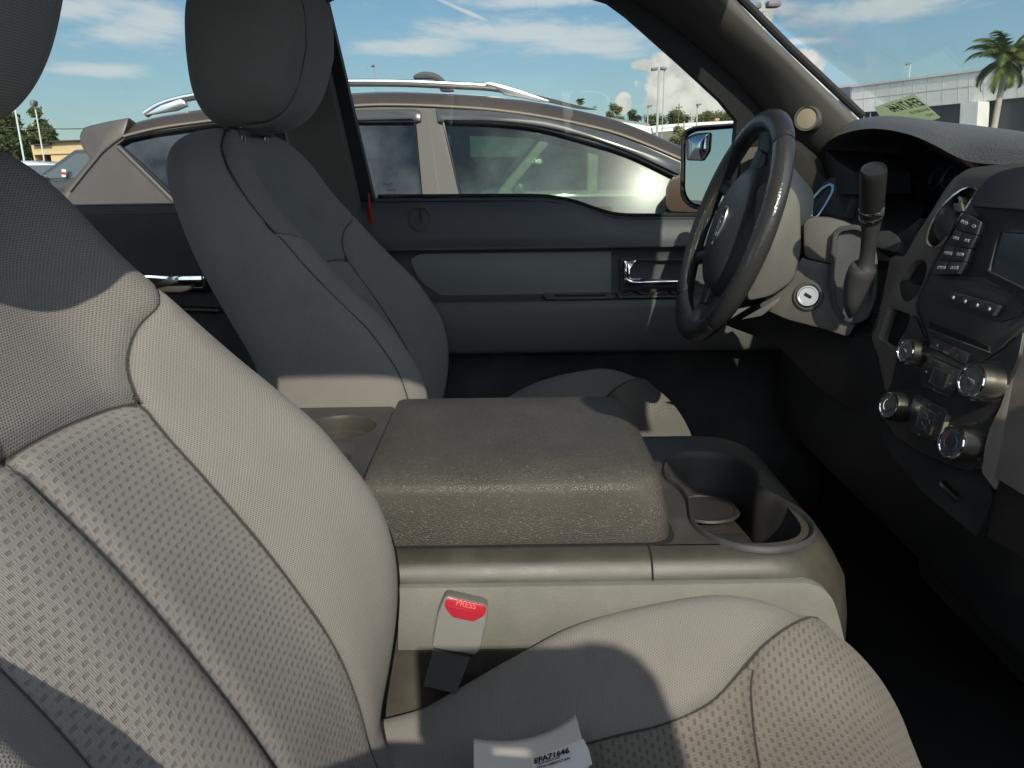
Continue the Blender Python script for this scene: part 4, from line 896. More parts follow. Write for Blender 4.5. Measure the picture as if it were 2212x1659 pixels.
# ------------------------------------------------------------------ centre stack on one leaning plane
SN = Vector((-1, 0, .2)).normalized(); S0 = Vector((.545, .965, 1.238))
def st(name, pts, off, th, m, r=0.0, bev=0.0, holes=None, parent=None): return slab(name, pts, S0, SN, off, th, m, parent or stack, r, bev, holes)
A_c = lambda a, b: (1882.6+a/6.721, 329.1+b/6.721)
B_c = lambda a, b: (1882.6+a/6.721, 548.5+b/6.721)
C_c = lambda a, b: (1882.6+a/6.721, 768.0+b/6.721)
stack = dash
hole1 = [B_c(*p) for p in [(440, 380), (500, 250), (560, 160), (630, 100), (700, 78), (770, 95), (803, 150), (805, 230), (780, 340), (735, 460), (690, 560), (600, 660), (500, 705), (430, 665), (400, 560), (380, 430)]]
hole2 = [B_c(*p) for p in [(238, 762), (572, 880), (540, 1000), (480, 1150), (385, 1290), (370, 1425), (78, 1240), (150, 1000)]]
ring_o = [A_c(*p) for p in [(1545, 540), (1500, 500), (1420, 488), (1300, 530), (1180, 610), (1060, 720), (950, 860), (870, 1000), (815, 1130), (790, 1240), (800, 1320), (860, 1375), (940, 1388), (1010, 1360), (1090, 1260), (1220, 1060), (1400, 780)]]
ring_i = [A_c(*p) for p in [(1515, 552), (1480, 520), (1415, 508), (1310, 548), (1195, 627), (1080, 735), (972, 872), (893, 1010), (840, 1135), (818, 1235), (826, 1300), (870, 1350), (930, 1362), (990, 1335), (1065, 1245), (1200, 1040), (1380, 770)]]
trim_pts = [(2260, 350), (2150, 356), (2106, 361), (2088, 366), (2061, 384), (2039, 412), (2009, 463), (1979, 508), (1954, 554), (1932, 552), (1922, 560), (1915, 600), (1905, 650), (1884, 715), (1884, 735), (1898, 775), (1912, 840), (1940, 900), (2260, 1100)]
st("centre_trim", trim_pts, .004, .05, M_TRIM, .006, .004, [hole1, hole2, ring_o])
st("vent_well", ring_o, -.030, .01, M_GAP)
vr = st("vent_ring", ring_o, .009, .012, M_CHR, .0, .0, [ring_i])
rc = Vector((sum(a for a, b in ring_i)/len(ring_i), sum(b for a, b in ring_i)/len(ring_i), 0))
rows = []
for k, o in [(1.0, .004), (.93, -.004), (.84, -.014), (.72, -.022), (.5, -.028)]:
    rows.append([onP(rc.x+(a-rc.x)*k, rc.y+(b-rc.y)*k, S0+SN*o, SN) for a, b in ring_i])
MB().grid(rows, closed=True).build("chrome_bowl", mat("vent chrome", (.80, .81, .82), .30, 1.0), vr, True, 60)
bc = onP(*A_c(1120, 1060), S0-SN*.006, SN); bs = MB(); rws = []
for i in range(13):
    q = math.pi*i/12; rws.append([bc+Vector((0, 0, 1))*.026*math.cos(q)+(Vector((0, 1, 0))*math.cos(2*math.pi*k/24)*1.15+SN*math.sin(2*math.pi*k/24)*.8)*.021*math.sin(q) for k in range(24)])
bs.grid(rws, closed=True).build("vent_barrel", M_DRK, vr)
st("vent_tab", [A_c(*p) for p in [(1180, 740), (1300, 735), (1330, 850), (1250, 870), (1200, 840)]], .012, .012, M_TRIM, .002, .002, parent=vr)
st("vent_tab", [A_c(*p) for p in [(1250, 640), (1290, 640), (1310, 730), (1270, 735)]], .010, .008, M_SATIN, .001, .001, parent=vr)
# coin cup and square pocket
st("coin_cup", [(a, b) for a, b in hole1], -.006, .03, M_GAP)
st("coin_cup_lip", [B_c(*p) for p in [(440, 385), (520, 372), (560, 380), (600, 440), (735, 462), (690, 560), (600, 660), (500, 705), (430, 665), (400, 560), (380, 430)]], .002, .02, M_BLK, .002, .002)
st("pocket_well", hole2, -.012, .03, M_GAP)
st("pocket_frame", [B_c(*p) for p in [(238, 762), (262, 775), (200, 930), (110, 1190), (112, 1232), (375, 1405), (370, 1425), (78, 1240), (95, 1130), (150, 980)]], .007, .01, M_TRIM, .0, .0012)
for k in range(7): st("side_slot", [B_c(25-k*12, 790+k*46), B_c(110-k*12, 815+k*46), B_c(105-k*12, 835+k*46), B_c(20-k*12, 808+k*46)], .006, .004, M_GAP)
# radio housing
radio = empty("radio_unit", (.57, .965, 1.33), "charcoal radio unit with labelled buttons RADIO to CLOCK and a dark screen", "car radio")
stack = radio
house = [(2260, 345), (2212, 357), (2192, 359), (2158, 368), (2135, 381), (2115, 402), (2100, 425), (2091, 442), (2076, 466), (2016, 573), (2002, 608), (1987, 638), (1981, 656), (1985, 678), (1994, 703), (2002, 727), (2009, 745), (2095, 790), (2112, 785), (2160, 752), (2215, 700), (2260, 640)]
st("housing", house, .010, .05, M_RADIO, .003, .005)
st("housing_edge", [(2070, 466), (2076, 466), (2016, 575), (2002, 610), (1988, 640), (1982, 656), (1986, 678), (2003, 727), (1999, 729), (1980, 680), (1977, 656), (1983, 638), (1998, 606), (2012, 572)], .007, .01, M_BLK)
st("scoop", [B_c(*p) for p in [(870, 340), (1280, 370), (1700, 440), (2100, 600), (2212, 560), (2300, 700), (2150, 900), (1900, 985), (1750, 970), (1300, 820), (980, 720), (900, 620)]], .0125, .004, M_RADIO, .004, .002)
bez = st("screen_bezel", [A_c(*p) for p in [(1450, 770), (2212, 830), (2400, 850), (2400, 2300), (2212, 2250), (2060, 2080), (1620, 1800), (1430, 1780), (1480, 1500), (1640, 1020), (1590, 960)]], .014, .006, M_BLK, .003, .002)
st("hood_edge", [A_c(*p) for p in [(1440, 750), (1470, 735), (2212, 800), (2400, 815), (2400, 850), (2212, 832), (1460, 780)]], .020, .010, M_RADIO, .001, .002)
st("display", [A_c(*p) for p in [(1850, 1150), (2400, 1200), (2400, 2060), (2250, 1990), (1700, 1720)]], .0155, .003, mat("display glass", (.030, .045, .055), .16, coat=.3), .001, parent=bez)
st("display_frame", [A_c(*p) for p in [(1800, 1110), (2400, 1160), (2400, 1200), (1850, 1150), (1700, 1720), (2250, 1990), (2400, 2060), (2400, 2090), (2240, 2020), (1640, 1740)]], .018, .004, M_BLK, .0, .0008, parent=bez)
def lerp2(a, b, t): return (a[0]+(b[0]-a[0])*t, a[1]+(b[1]-a[1])*t)
LL = [(2081, 459), (2064.5, 495), (2045, 529), (2027, 563), (2011, 593)]
MM = [(2100, 467), (2081, 501), (2064, 532.5), (2051, 564), (2038, 593)]
RR = [(2119, 479), (2109.5, 508), (2094, 537), (2083, 566), (2068, 592)]
keys = [("RADIO", "CD"), ("SIRIUS", "AUX"), ("PHONE", "MENU"), ("SOUND", "CLOCK")]
rd_ = lambda u, v: (onP(*u, S0, SN)-onP(*v, S0, SN)).normalized()
for i, (ta, tb) in enumerate(keys):
    for P_, Q_, tx in ((LL, MM, ta), (MM, RR, tb)):
        c_ = [P_[i], Q_[i], Q_[i+1], P_[i+1]]; m_ = (sum(a for a, b in c_)/4, sum(b for a, b in c_)/4)
        k_ = st("label_button", [lerp2(m_, p, .955) for p in c_], .0215, .010, M_KEY, .001, .0009)
        text("lettering", tx, M_WHITE, k_, onP(m_[0]+1, m_[1], S0+SN*.0218, SN), rd_(lerp2(Q_[i], Q_[i+1], .5), lerp2(P_[i], P_[i+1], .5)), rd_(lerp2(P_[i], Q_[i], .5), lerp2(P_[i+1], Q_[i+1], .5)), .0052 if len(tx) < 6 else .0046, bold=.00016)
pl = [(2039, 646), (2057, 630)]; pr_ = [(2144, 682), (2159, 660)]
for i in range(4):
    a0, a1 = i/4, (i+1)/4-.012; k_ = st("preset_button", [lerp2(pl[1], pr_[1], a0), lerp2(pl[1], pr_[1], a1), lerp2(pl[0], pr_[0], a1), lerp2(pl[0], pr_[0], a0)], .0215, .008, M_KEY, .0006, .0010)
    m_ = lerp2(lerp2(pl[0], pr_[0], (a0+a1)/2), lerp2(pl[1], pr_[1], (a0+a1)/2), .45)
    MB().lathe(onP(m_[0], m_[1], S0+SN*.0216, SN), SN, [(.0022, 0), (.0018, .0009), (.0002, .0011)], 12).build("dot", M_WHITE, k_)
st("disc_slot", [B_c(*p) for p in [(840, 985), (860, 1000), (1690, 1335), (1700, 1400), (830, 1060)]], .0125, .003, M_GAP)
st("slot_lip", [B_c(*p) for p in [(790, 1090), (810, 1085), (1700, 1420), (1690, 1432)]], .013, .003, M_TRIM, 0, .0004)
# lower control panel
clim = empty("climate_panel", (.53, .965, 1.19), "black climate and audio panel with four silver knobs below the radio", "control panel")
stack = clim
lower = [(1969, 679), (1980, 690), (2002, 745), (2050, 772), (2093, 794), (2150, 770), (2210, 715), (2200, 770), (2182, 815), (2150, 890), (2128, 940), (2125, 985), (2098, 1018), (2061, 1010), (1987, 978), (1932, 941), (1908, 905), (1906, 862), (1925, 828), (1934, 780), (1952, 722)]
st("panel", lower, .008, .04, mat("panel satin black", (.024, .025, .027), .36, grain=1500, bump=.12, dust=.3), .004, .003)
row1 = [(2015, 729), (2095, 763), (2087, 785), (2008, 749)]
for i, (sym, m_) in enumerate([("\u25B2", M_WHITE), ("", M_WHITE), ("", M_WHITE)]):
    a0, a1 = i/3, (i+1)/3-.012; q_ = [lerp2(row1[0], row1[1], a0), lerp2(row1[0], row1[1], a1), lerp2(row1[3], row1[2], a1), lerp2(row1[3], row1[2], a0)]
    k_ = st("function_button", q_, .013, .006, M_KEY, .0008, .0010); cc_ = (sum(a for a, b in q_)/4, sum(b for a, b in q_)/4)
    if i < 2:
        t_ = [(cc_[0]-2.2, cc_[1]+3), (cc_[0]+.8, cc_[1]-3), (cc_[0]+3.0, cc_[1]+4)]; st("symbol", t_, .0133, .0003, M_WHITE if i == 0 else mat("red print", (.40, .03, .03), .5), parent=k_)
def padblock(outer, inner, marks, nm):
    k_ = st(nm, outer, .012, .006, M_KEY, .002, .0015); st("centre_button", inner, .0155, .006, M_RADIO, .001, .0012, parent=k_)
    ic = (sum(a for a, b in inner)/4, sum(b for a, b in inner)/4); st("chrome_frame", [(ic[0]+(a-ic[0])*1.09, ic[1]+(b-ic[1])*1.09) for a, b in inner], .0165, .004, M_SATIN, 0, 0, [[(ic[0]+(a-ic[0])*.97, ic[1]+(b-ic[1])*.97) for a, b in inner]], parent=k_)
    for (a, b, q) in marks:
        tri = [(a+2.8*math.cos(R(q+d)), b+3.2*math.sin(R(q+d))) for d in (0, 130, 230)]; st("symbol", tri, .0124, .0002, mat("dim print", (.38, .39, .38), .6), parent=k_)
    return k_
padblock([C_c(*p) for p in [(840, 0), (1230, 175), (1290, 230), (1240, 420), (1130, 600), (720, 450), (680, 250)]], [C_c(*p) for p in [(905, 180), (1105, 270), (1025, 490), (835, 380)]], [(*C_c(850, 85), 0), (*C_c(1018, 150), -90), (*C_c(1180, 235), 0), (*C_c(1140, 405), -30), (*C_c(905, 490), 90), (*C_c(785, 235), 180)], "menu_pad")
k_ = padblock([C_c(*p) for p in [(660, 555), (1060, 770), (1095, 860), (985, 1155), (900, 1260), (560, 1100), (540, 760)]], [C_c(*p) for p in [(715, 730), (915, 850), (830, 1140), (640, 1010)]], [(*C_c(835, 710), -90), (*C_c(990, 830), 0), (*C_c(690, 1150), 90)], "airflow_pad")
for pts in ([(760, 900), (800, 920), (820, 880), (790, 850)], [(730, 960), (745, 1010), (790, 1030), (770, 1075)], [(830, 930), (850, 950), (835, 990), (800, 1000)]):
    MB().tube([onP(*C_c(a, b), S0+SN*.0158, SN) for a, b in pts], .0005, 5).build("symbol", mat("dim print", (.38, .39, .38), .6), k_)
st("side_rocker", [C_c(*p) for p in [(1070, 860), (1095, 865), (1000, 1150), (968, 1155)]], .014, .006, M_TRIM, 0, .001)
KN = Vector((-.95, -.20, .22)).normalized()
for (fc, rr, dep, ds) in [((1954, 757), .0150, .026, 0), ((2095, 822), .0188, .032, 0), ((1917, 875), .0172, .026, 1), ((2052, 955), .0190, .032, 2)]:
    top_ = onP(fc[0], fc[1], S0+SN*(.008+dep), SN); k0 = top_-KN*dep
    def rib(h, d_=dep): return .004 < h < d_*.55
    kb = MB().lathe(k0, KN, [(rr*1.16, -.006), (rr*1.16, .002), (rr*1.13, .0045), (rr*1.12, dep*.55), (rr*1.10, dep*.60), (rr*1.06, dep*.80), (rr*1.02, dep*.9)], 96, flute=(rib, .018)).build("rotary_knob", M_SATIN, clim, True, 25)
    MB().lathe(k0, KN, [(rr*1.02, dep*.88), (rr*1.01, dep*.97), (rr*.95, dep), (rr*.86, dep*.995), (rr*.83, dep*.96)], 48).build("chrome_bezel", M_CHR, kb)
    MB().lathe(k0, KN, [(rr*.84, dep*.9), (rr*.83, dep*.955), (rr*.3, dep*.965), (.0002, dep*.967)], 40).build("knob_face", M_RADIO, kb)
    MB().lathe(k0-KN*.002, KN, [(rr*1.42, -.004), (rr*1.42, .001), (rr*1.34, .0022), (rr*1.2, .0012)], 48).build("base_ring", M_BLK, kb)
    e1 = Vector((0, 0, 1)).cross(KN).normalized(); e2 = KN.cross(e1); MB().box(k0+KN*dep*.80+(e1*.25-e2*.97)*rr*1.05, (.0018, .0018, .0036), Matrix((e1, e2, KN)).transposed(), bev=.0006).build("pointer", M_GAP, kb)
    tc_ = k0+KN*dep*.972
    if ds:
        for (s0_, s1_, cm_) in ([(-60, 60, M_WHITE)] if ds == 1 else [(100, 220, mat("cool blue print", (.12, .22, .38), .5)), (-60, 70, mat("warm red print", (.42, .10, .14), .5))]):
            MB().tube([tc_+(-e1*math.cos(R(s0_+(s1_-s0_)*i/10))+e2*math.sin(R(s0_+(s1_-s0_)*i/10)))*rr*.48 for i in range(11)], .0006, 5).build("dial_mark", cm_, kb)
    else:
        text("lettering", "TUNE" if rr > .016 else "VOL", mat("dim print", (.38, .39, .38), .6), kb, tc_+SN*.0002, -Vector((0, 1, 0)), Vector((0, 0, 1)), .006 if rr > .016 else .005)
stack = dash
LN = Vector((-.80, -.52, .30)).normalized(); L0 = onP(2170, 880, S0+SN*.006, SN)
slab("stack_leg", [(2240, 660), (2212, 722), (2190, 795), (2160, 880), (2137, 926), (2128, 960), (2120, 1020), (2150, 1060), (2192, 945), (2216, 860), (2260, 700)], L0, LN, 0, .03, M_TRIM, dash, .003, .004)
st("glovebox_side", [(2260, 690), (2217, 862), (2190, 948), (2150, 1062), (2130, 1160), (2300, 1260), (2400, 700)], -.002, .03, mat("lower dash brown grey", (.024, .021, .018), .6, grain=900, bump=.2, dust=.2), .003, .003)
st("stack_shroud", [(1906, 905), (1932, 941), (1987, 978), (2061, 1010), (2098, 1018), (2130, 1010), (2145, 1080), (2110, 1160), (1990, 1060), (1925, 980), (1900, 930)], -.02, .03, M_BLK, .004)
b_ = onP(2052, 1060, S0-SN*.005, SN); MB().box(b_, (.004, .018, .0035), Matrix.Rotation(R(8), 3, 'X'), bev=.0015).build("latch_bar", M_SATIN, dash)
MB().box((.66, .965, 1.00), (.05, .80, .11), bev=.03).build("lower_dash", M_BLK, dash)

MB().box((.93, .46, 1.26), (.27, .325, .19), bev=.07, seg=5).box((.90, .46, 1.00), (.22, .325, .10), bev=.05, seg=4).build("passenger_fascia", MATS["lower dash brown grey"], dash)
MB().box((.80, .965, 1.13), (.16, .165, .29), bev=.02).build("stack_body", M_BLK, dash)

# ------------------------------------------------------------------ sticker inside the windscreen
stk = empty("windscreen_tag", onP(1960, 235, WS0, WSN), "pale green paper tag with EFA71646 reversed, taped inside the windscreen", "paper tag")
C7 = lambda a, b: ((3200+a/2.659)/1.823, b/2.659/1.823)
tq = [onP(*C7(a, b), WS0+Vector((-.03, 0, -.03)), WSN) for a, b in [(648, 1120), (1062, 985), (1200, 1110), (1335, 1228), (1325, 1240), (1250, 1258), (740, 1300)]]
def tagmat():
    m = bpy.data.materials.new("pale green security paper"); m.use_nodes = True; t = NT(m.node_tree); b = m.node_tree.nodes['Principled BSDF']; b.inputs['Roughness'].default_value = .8
    o = t.node('ShaderNodeTexCoord').outputs['Object']; t.put(b.inputs['Base Color'], t.mix(t.sm(t.vor(o, 32), .18, .26, 1, 0), (.55, .58, .45), (.70, .72, .60)))
    tr = t.node('ShaderNodeBsdfTranslucent'); tr.inputs[0].default_value = (.75, .80, .62, 1); mx = t.node('ShaderNodeMixShader'); mx.inputs[0].default_value = .6
    t.l.new(b.outputs[0], mx.inputs[1]); t.l.new(tr.outputs[0], mx.inputs[2]); t.l.new(mx.outputs[0], m.node_tree.nodes['Material Output'].inputs[0]); return m
MB().prism(tq, -WSN*.0004).build("sheet", tagmat(), stk, False)
tx0, tx1 = onP(*C7(800, 1145), WS0+Vector((-.0308, 0, -.0308)), WSN), onP(*C7(1140, 1060), WS0+Vector((-.0308, 0, -.0308)), WSN)
ty0, ty1 = onP(*C7(985, 1150), WS0, WSN), onP(*C7(930, 1060), WS0, WSN)
xd = (tx0-tx1); text("lettering", "EFA71646", mat("green print", (.05, .13, .06), .6), stk, (tx0+tx1)/2-WSN*-.0006, xd, ty1-ty0, xd.length*.235, thick=.0001, bold=.0006)
for cx, cy, s_, z_ in [(1120, 1165, "2014 FORD F-150", .10), (1235, 1205, "STOCK", .09)]:
    text("lettering", s_, mat("green print", (.05, .13, .06), .6), stk, onP(*C7(cx, cy), WS0+Vector((-.0308, 0, -.0308)), WSN), xd, ty1-ty0, xd.length*z_*.75, thick=.0001)

# ------------------------------------------------------------------ the parked crossover next to the cab
suv = empty("parked_crossover", (0, 3.5, 0), "brown metallic crossover with silver roof rails and window visors parked right beside the truck", "car")
VN2 = Vector((-.04, -.947, .32)).normalized(); V2 = Vector((0, 2.70, 1.30))
def paint(name, col, rough=.32, flake=.35, coat=.9):
    m = bpy.data.materials.new(name); m.use_nodes = True; t = NT(m.node_tree); b = m.node_tree.nodes['Principled BSDF']; o = t.node('ShaderNodeTexCoord').outputs['Object']
    b.inputs['Metallic'].default_value = flake; b.inputs['Roughness'].default_value = rough; b.inputs['Coat Weight'].default_value = coat; b.inputs['Coat Roughness'].default_value = .06
    c = t.mix(t.sm(t.noise(o, 900, 1), .3, .7), tuple(x*.9 for x in col), tuple(x*1.12 for x in col)); dirt = t.m('MULTIPLY', t.sm(t.noise(o, 6, 5, .65), .5, .8), .12)
    t.put(b.inputs['Base Color'], t.mix(dirt, c, (.30, .27, .22))); return m
P_BR = paint("brown metallic paint", (.072, .056, .046), .40, .20, .30)
M_VIS = mat("smoked visor", (.030, .029, .030), .22, coat=.4)
M_SEAL2 = mat("gloss black moulding", (.012, .012, .012), .2)
C1 = lambda a, b: (a/2.88, b/2.88)
C2 = lambda a, b: ((1300+a/1.58)/1.823, b/1.58/1.823)
def sv(name, pts, off, th, m, r=0., bev=0., holes=None, parent=suv): return slab(name, pts, V2, VN2, off, th, m, parent, r, bev, holes)
def sp_(pts, n=6): return [(p.x, p.y) for p in smoothpts([Vector((a, b, 0)) for a, b in pts], n)]
drip = [C1(770, 850), C1(800, 838), C1(1000, 792), C1(1320, 748), (620, 240), (784, 227), (870, 226), C2(700, 660), C2(1000, 680), C2(1300, 720), C2(1600, 780), C2(1850, 850), C2(2212, 1000), (1560, 388), (1650, 448)]
dripS = sp_(drip, 5)
topwin = [(958, 263), (1060, 266), (1164, 278), (1269, 306), (1355, 333), (1442, 374), (1475, 392), (1560, 440), (1640, 500)]
win_f = [(958, 263)] + sp_(topwin, 4)[1:] + [(1560, 520), (1008, 480)]
win_r = [(790, 262), (896, 263), (916, 470), (500, 500), (420, 470), (345, 395), (300, 352), (256, 313), (275, 300), (330, 288), (458, 270), (620, 263)]
# body side from the drip line down past the sills (lower parts are hidden by the truck's own door)
side = dripS + [(1700, 520), (1700, 900), (60, 900), (100, 500), C1(440, 1195), C1(640, 950), C1(770, 850)]
sv("side_panel", side, 0, .04, P_BR, 0, 0, [win_f, win_r])
# rear hatch: solid across the car
sv("tailgate", [C1(805, 722), C1(680, 745), C1(560, 772), C1(520, 785), C1(495, 815), C1(486, 850), C1(498, 905), C1(530, 955), C1(545, 980), C1(540, 1000), C1(470, 1085), C1(395, 1165), (100, 470), (60, 560), (60, 900), (110, 900), C1(430, 1215), C1(640, 950), C1(770, 850)], -.001, 1.55, P_BR, 0, .012)
for pts, nm in (([C1(805, 737), C1(770, 850), C1(705, 895), C1(640, 950), C1(540, 1070), C1(440, 1195)], "hatch_joint"),):
    MB().tube([onP(a, b, V2+VN2*.001, VN2) for a, b in pts], .0035, 6).build(nm, M_GAP, suv)
MB().tube([onP(a, b, V2+VN2*.004, VN2) for a, b in dripS], .006, 8, sq=(1, .6)).build("drip_moulding", mat("warm bright moulding", (.30, .24, .18), .3, .6), suv)
MB().tube([onP(a, b+3, V2+VN2*.001, VN2) for a, b in dripS], .004, 6).build("door_joint", M_GAP, suv)
rim_ = lambda pts, k, nm: MB().tube([onP(a, b, V2+VN2*.003, VN2) for a, b in pts], k, 6, closed=True).build(nm, M_SEAL2, suv)
rim_(win_f, .0055, "window_seal"); rim_(win_r, .0055, "window_seal")
MB().tube([onP(a, b, V2+VN2*.006, VN2) for a, b in sp_([(256, 318), (345, 405), (420, 480)], 4)], .008, 6).build("window_seal", mat("brown grey moulding", (.10, .085, .07), .5), suv)
# pillars between the doors
sv("door_pillar_cover", [(899, 236), (923, 234), (953, 470), (916, 470)], .003, .004, mat("satin grey pillar film", (.062, .056, .050), .50, .1, grain=300, bump=.1), 0)
sv("door_pillar_cover", [(926, 234), (940, 236), (1006, 470), (957, 470)], .003, .004, MATS["satin grey pillar film"], 0)
# weather visors
sv("window_visor", rounded([Vector((a, b, 0)) for a, b in [(784, 236), (893, 234), (909, 240), (908, 262), (897, 264), (889, 258), (700, 262), (600, 268), (600, 244)]], 6, 4) and [(784, 236), (893, 234), (906, 238), (910, 246), (909, 262), (898, 264), (890, 257), (700, 262), (600, 268), (600, 246)], .012, .010, M_VIS, 0, .003)
vt = sp_([C2(655, 672), C2(1000, 690), C2(1300, 730), C2(1600, 792), C2(1850, 865), C2(2180, 1010)], 5); vb_ = sp_([C2(2180, 1090), C2(1850, 940), C2(1600, 855), C2(1300, 785), C2(1000, 752), C2(715, 748)], 5)
sv("window_visor", vt+vb_+[C2(700, 765), C2(668, 760)], .012, .010, M_VIS, 0, .003)
# glass
G_SF = glass("crossover front glass", (.50, .58, .53), 1.5, glare=.0028); G_SR = glass("crossover privacy glass", (.16, .19, .23), 2.2, glare=.004)
sv("front_side_glass", win_f, -.010, .003, G_SF); sv("rear_side_glass", win_r, -.010, .003, G_SR)
# roof skin, far side, windscreen
E_ = [onP(a, b, V2, VN2) for a, b in dripS]; hd_x = onP(*C2(1640, 690), V2, VN2).x; FY = 4.34
rows = []
for p in E_:
    w_ = FY-p.y-.12; back = max(0., min(1., (p.x+1.42)/.12)); k = .95+.05*back
    rows.append([p, p+Vector((0, .02, .018*k)), p+Vector((0, .05, .036*k)), p+Vector((0, .10, .048*k)), p+Vector((.0, w_*.3, .068*k)), p+Vector((0, w_*.5, .072*k)), p+Vector((0, w_*.7, .068*k)), p+Vector((0, w_-.10, .048*k)), p+Vector((0, w_-.02, .018*k)), p+Vector((0, w_, 0))])
ih = max(i for i, p in enumerate(E_) if p.x < hd_x)+1
MB().grid([r[:4] for r in rows]).build("roof_edge", P_BR, suv, True, 60); MB().grid([r[6:] for r in rows]).build("roof_edge", P_BR, suv, True, 60)
MB().grid([r[3:7] for r in rows[:ih]]).build("roof", P_BR, suv, True, 60); MB().grid([r[3:7] for r in rows[ih-1:]]).build("windscreen", glass("crossover windscreen", (.55, .72, .70), 3.0), suv, True, 60)
far = [Vector((p.x, FY-.0-.12+(1.66-p.z)*.0, p.z)) for p in E_]
fl = [(p.x, FY-(p.z-1.30)*.338, p.z) for p in E_] + [(1.2, FY, 1.30), (1.2, FY+.02, .4), (-1.7, FY+.02, .4), (-1.6, FY, 1.30)]
fw = [[(-.20, FY-.10, 1.60), (.10, FY-.10, 1.585), (.45, FY-.07, 1.50), (.80, FY-.03, 1.36), (.80, FY, 1.28), (-.20, FY, 1.28)], [(-1.15, FY-.09, 1.56), (-.30, FY-.10, 1.605), (-.30, FY, 1.28), (-1.05, FY, 1.28)]]
MB().prism(fl, (0, .03, 0), fw).build("far_side_panel", P_BR, suv, False)
for l in fw: MB().prism([(a, b+.012, c_) for a, b, c_ in l], (0, .004, 0)).build("far_side_glass", G_SF, suv, False)
MB().box((-.25, 3.5, .62), (1.40, .84, .30), bev=.05).box((1.75, 3.5, .80), (.55, .84, .30), bev=.12, seg=4).box((1.25, 3.5, 1.12), (.10, .78, .06), bev=.03).build("lower_body", P_BR, suv)
for sx_ in (-1.05, 1.65):
    for sy_ in (2.66, 4.34):
        wh = MB().lathe((sx_, sy_-.10*(1 if sy_ > 3 else -1), .35), (0, 1 if sy_ > 3 else -1, 0), [(.20, -.1), (.34, -.09), (.35, -.02), (.35, .06), (.33, .10), (.24, .11)], 36).build("wheel", M_RUB, suv); MB().lathe((sx_, sy_-.10*(1 if sy_ > 3 else -1), .35), (0, 1 if sy_ > 3 else -1, 0), [(.24, .08), (.23, .10), (.05, .085), (.03, .10), (.001, .10)], 20).build("rim", M_SATIN, wh)
# cabin seen through the glass
M_INT = mat("crossover interior grey", (.11, .115, .11), .8, grain=500, bump=.1)
for yy in (3.12, 3.88):
    MB().box((-.10, yy, 1.02), (.11, .23, .30), Matrix.Rotation(R(-16), 3, 'Y'), bev=.08, seg=4).box((-.19, yy, 1.40), (.055, .13, .09), Matrix.Rotation(R(-14), 3, 'Y'), bev=.05, seg=4).box((-.18, yy, 1.31), (.01, .07, .08)).build("front_seat_back", M_INT, suv)
MB().box((-.95, 3.5, .95), (.10, .62, .32), Matrix.Rotation(R(-16), 3, 'Y'), bev=.06, seg=3).build("rear_seat_back", M_INT, suv)
MB().box((.98, 3.5, 1.14), (.25, .70, .10), bev=.06, seg=3).box((.72, 3.12, 1.20), (.10, .18, .03), bev=.02).build("inner_dashboard", M_INT, suv)
MB().tube([Vector((.62+.05*math.cos(2*math.pi*i/30), 3.12+.18*math.sin(2*math.pi*i/30), 1.18+.17*math.cos(2*math.pi*i/30))) for i in range(30)], .014, 8, closed=True).build("inner_steering_wheel", M_BLK, suv)
# roof rails
def railpts(y0): return [onY(a, b, y0) for a, b in sp_([C1(905, 712), C1(1000, 655), C1(1120, 618), C1(1300, 585), (560, 186), (660, 180), (780, 179), (880, 180), (990, 185), (1050, 188), (1088, 193)], 5)]
for yy, nm in ((3.03, 1), (4.05, 0)):
    off_ = Vector((0, 0, 0)) if nm else Vector((0, 0, 0)); base = railpts(3.03); pts = [Vector((p.x, yy, p.z)) for p in base]
    rl = MB().tube(pts, .0135, 12, sq=(.85, 1.1)).build("roof_rail", mat("brushed aluminium", (.66, .66, .66), .26, 1.0), suv)
    f_ = [onY(a, b, 3.03) for a, b in sp_([C2(965, 512), C2(1020, 520), C2(1100, 540), C2(1200, 570), C2(1300, 605), C2(1368, 632), C2(1300, 632), C2(1200, 610), C2(1085, 590), C2(1060, 570), C2(1020, 548), C2(965, 540)], 3)]
    bevel(MB().prism([Vector((p.x, yy-.014, p.z)) for p in f_], (0, .028, 0)).build("rail_foot", MATS["brushed aluminium"], rl, False), .004)
    b_f = [onY(a, b, 3.03) for a, b in [C1(905, 720), C1(1010, 655), C1(1130, 615), C1(1160, 640), C1(1170, 660), C1(1100, 690)]]
    bevel(MB().prism([Vector((p.x, yy-.014, p.z)) for p in b_f], (0, .028, 0)).build("rail_foot", MATS["brushed aluminium"], rl, False), .004)
    k_ = [onY(a, b, 3.05) for a, b in sp_([(775, 173), (880, 173), (1000, 179), (1090, 190), (1180, 210), (1250, 228), (1290, 236), (1250, 234), (1180, 219), (1090, 200), (1000, 187), (880, 178), (775, 178)], 3)]
    MB().prism([Vector((p.x, yy+.02, p.z)) for p in k_], (0, .03, 0)).build("rail_cap", M_BLK, rl, False)
# cargo clamp on the roof
q_ = [onY(a, b, 3.3) for a, b in sp_([C2(515, 487), C2(525, 465), C2(570, 447), C2(620, 447), C2(670, 462), C2(705, 490), C2(730, 530), C2(770, 565), C2(690, 566), C2(680, 545), C2(655, 510), C2(640, 490)], 3)]
bevel(MB().prism(q_, (0, .05, 0)).build("rack_clamp", M_BLK, suv, False), .006)
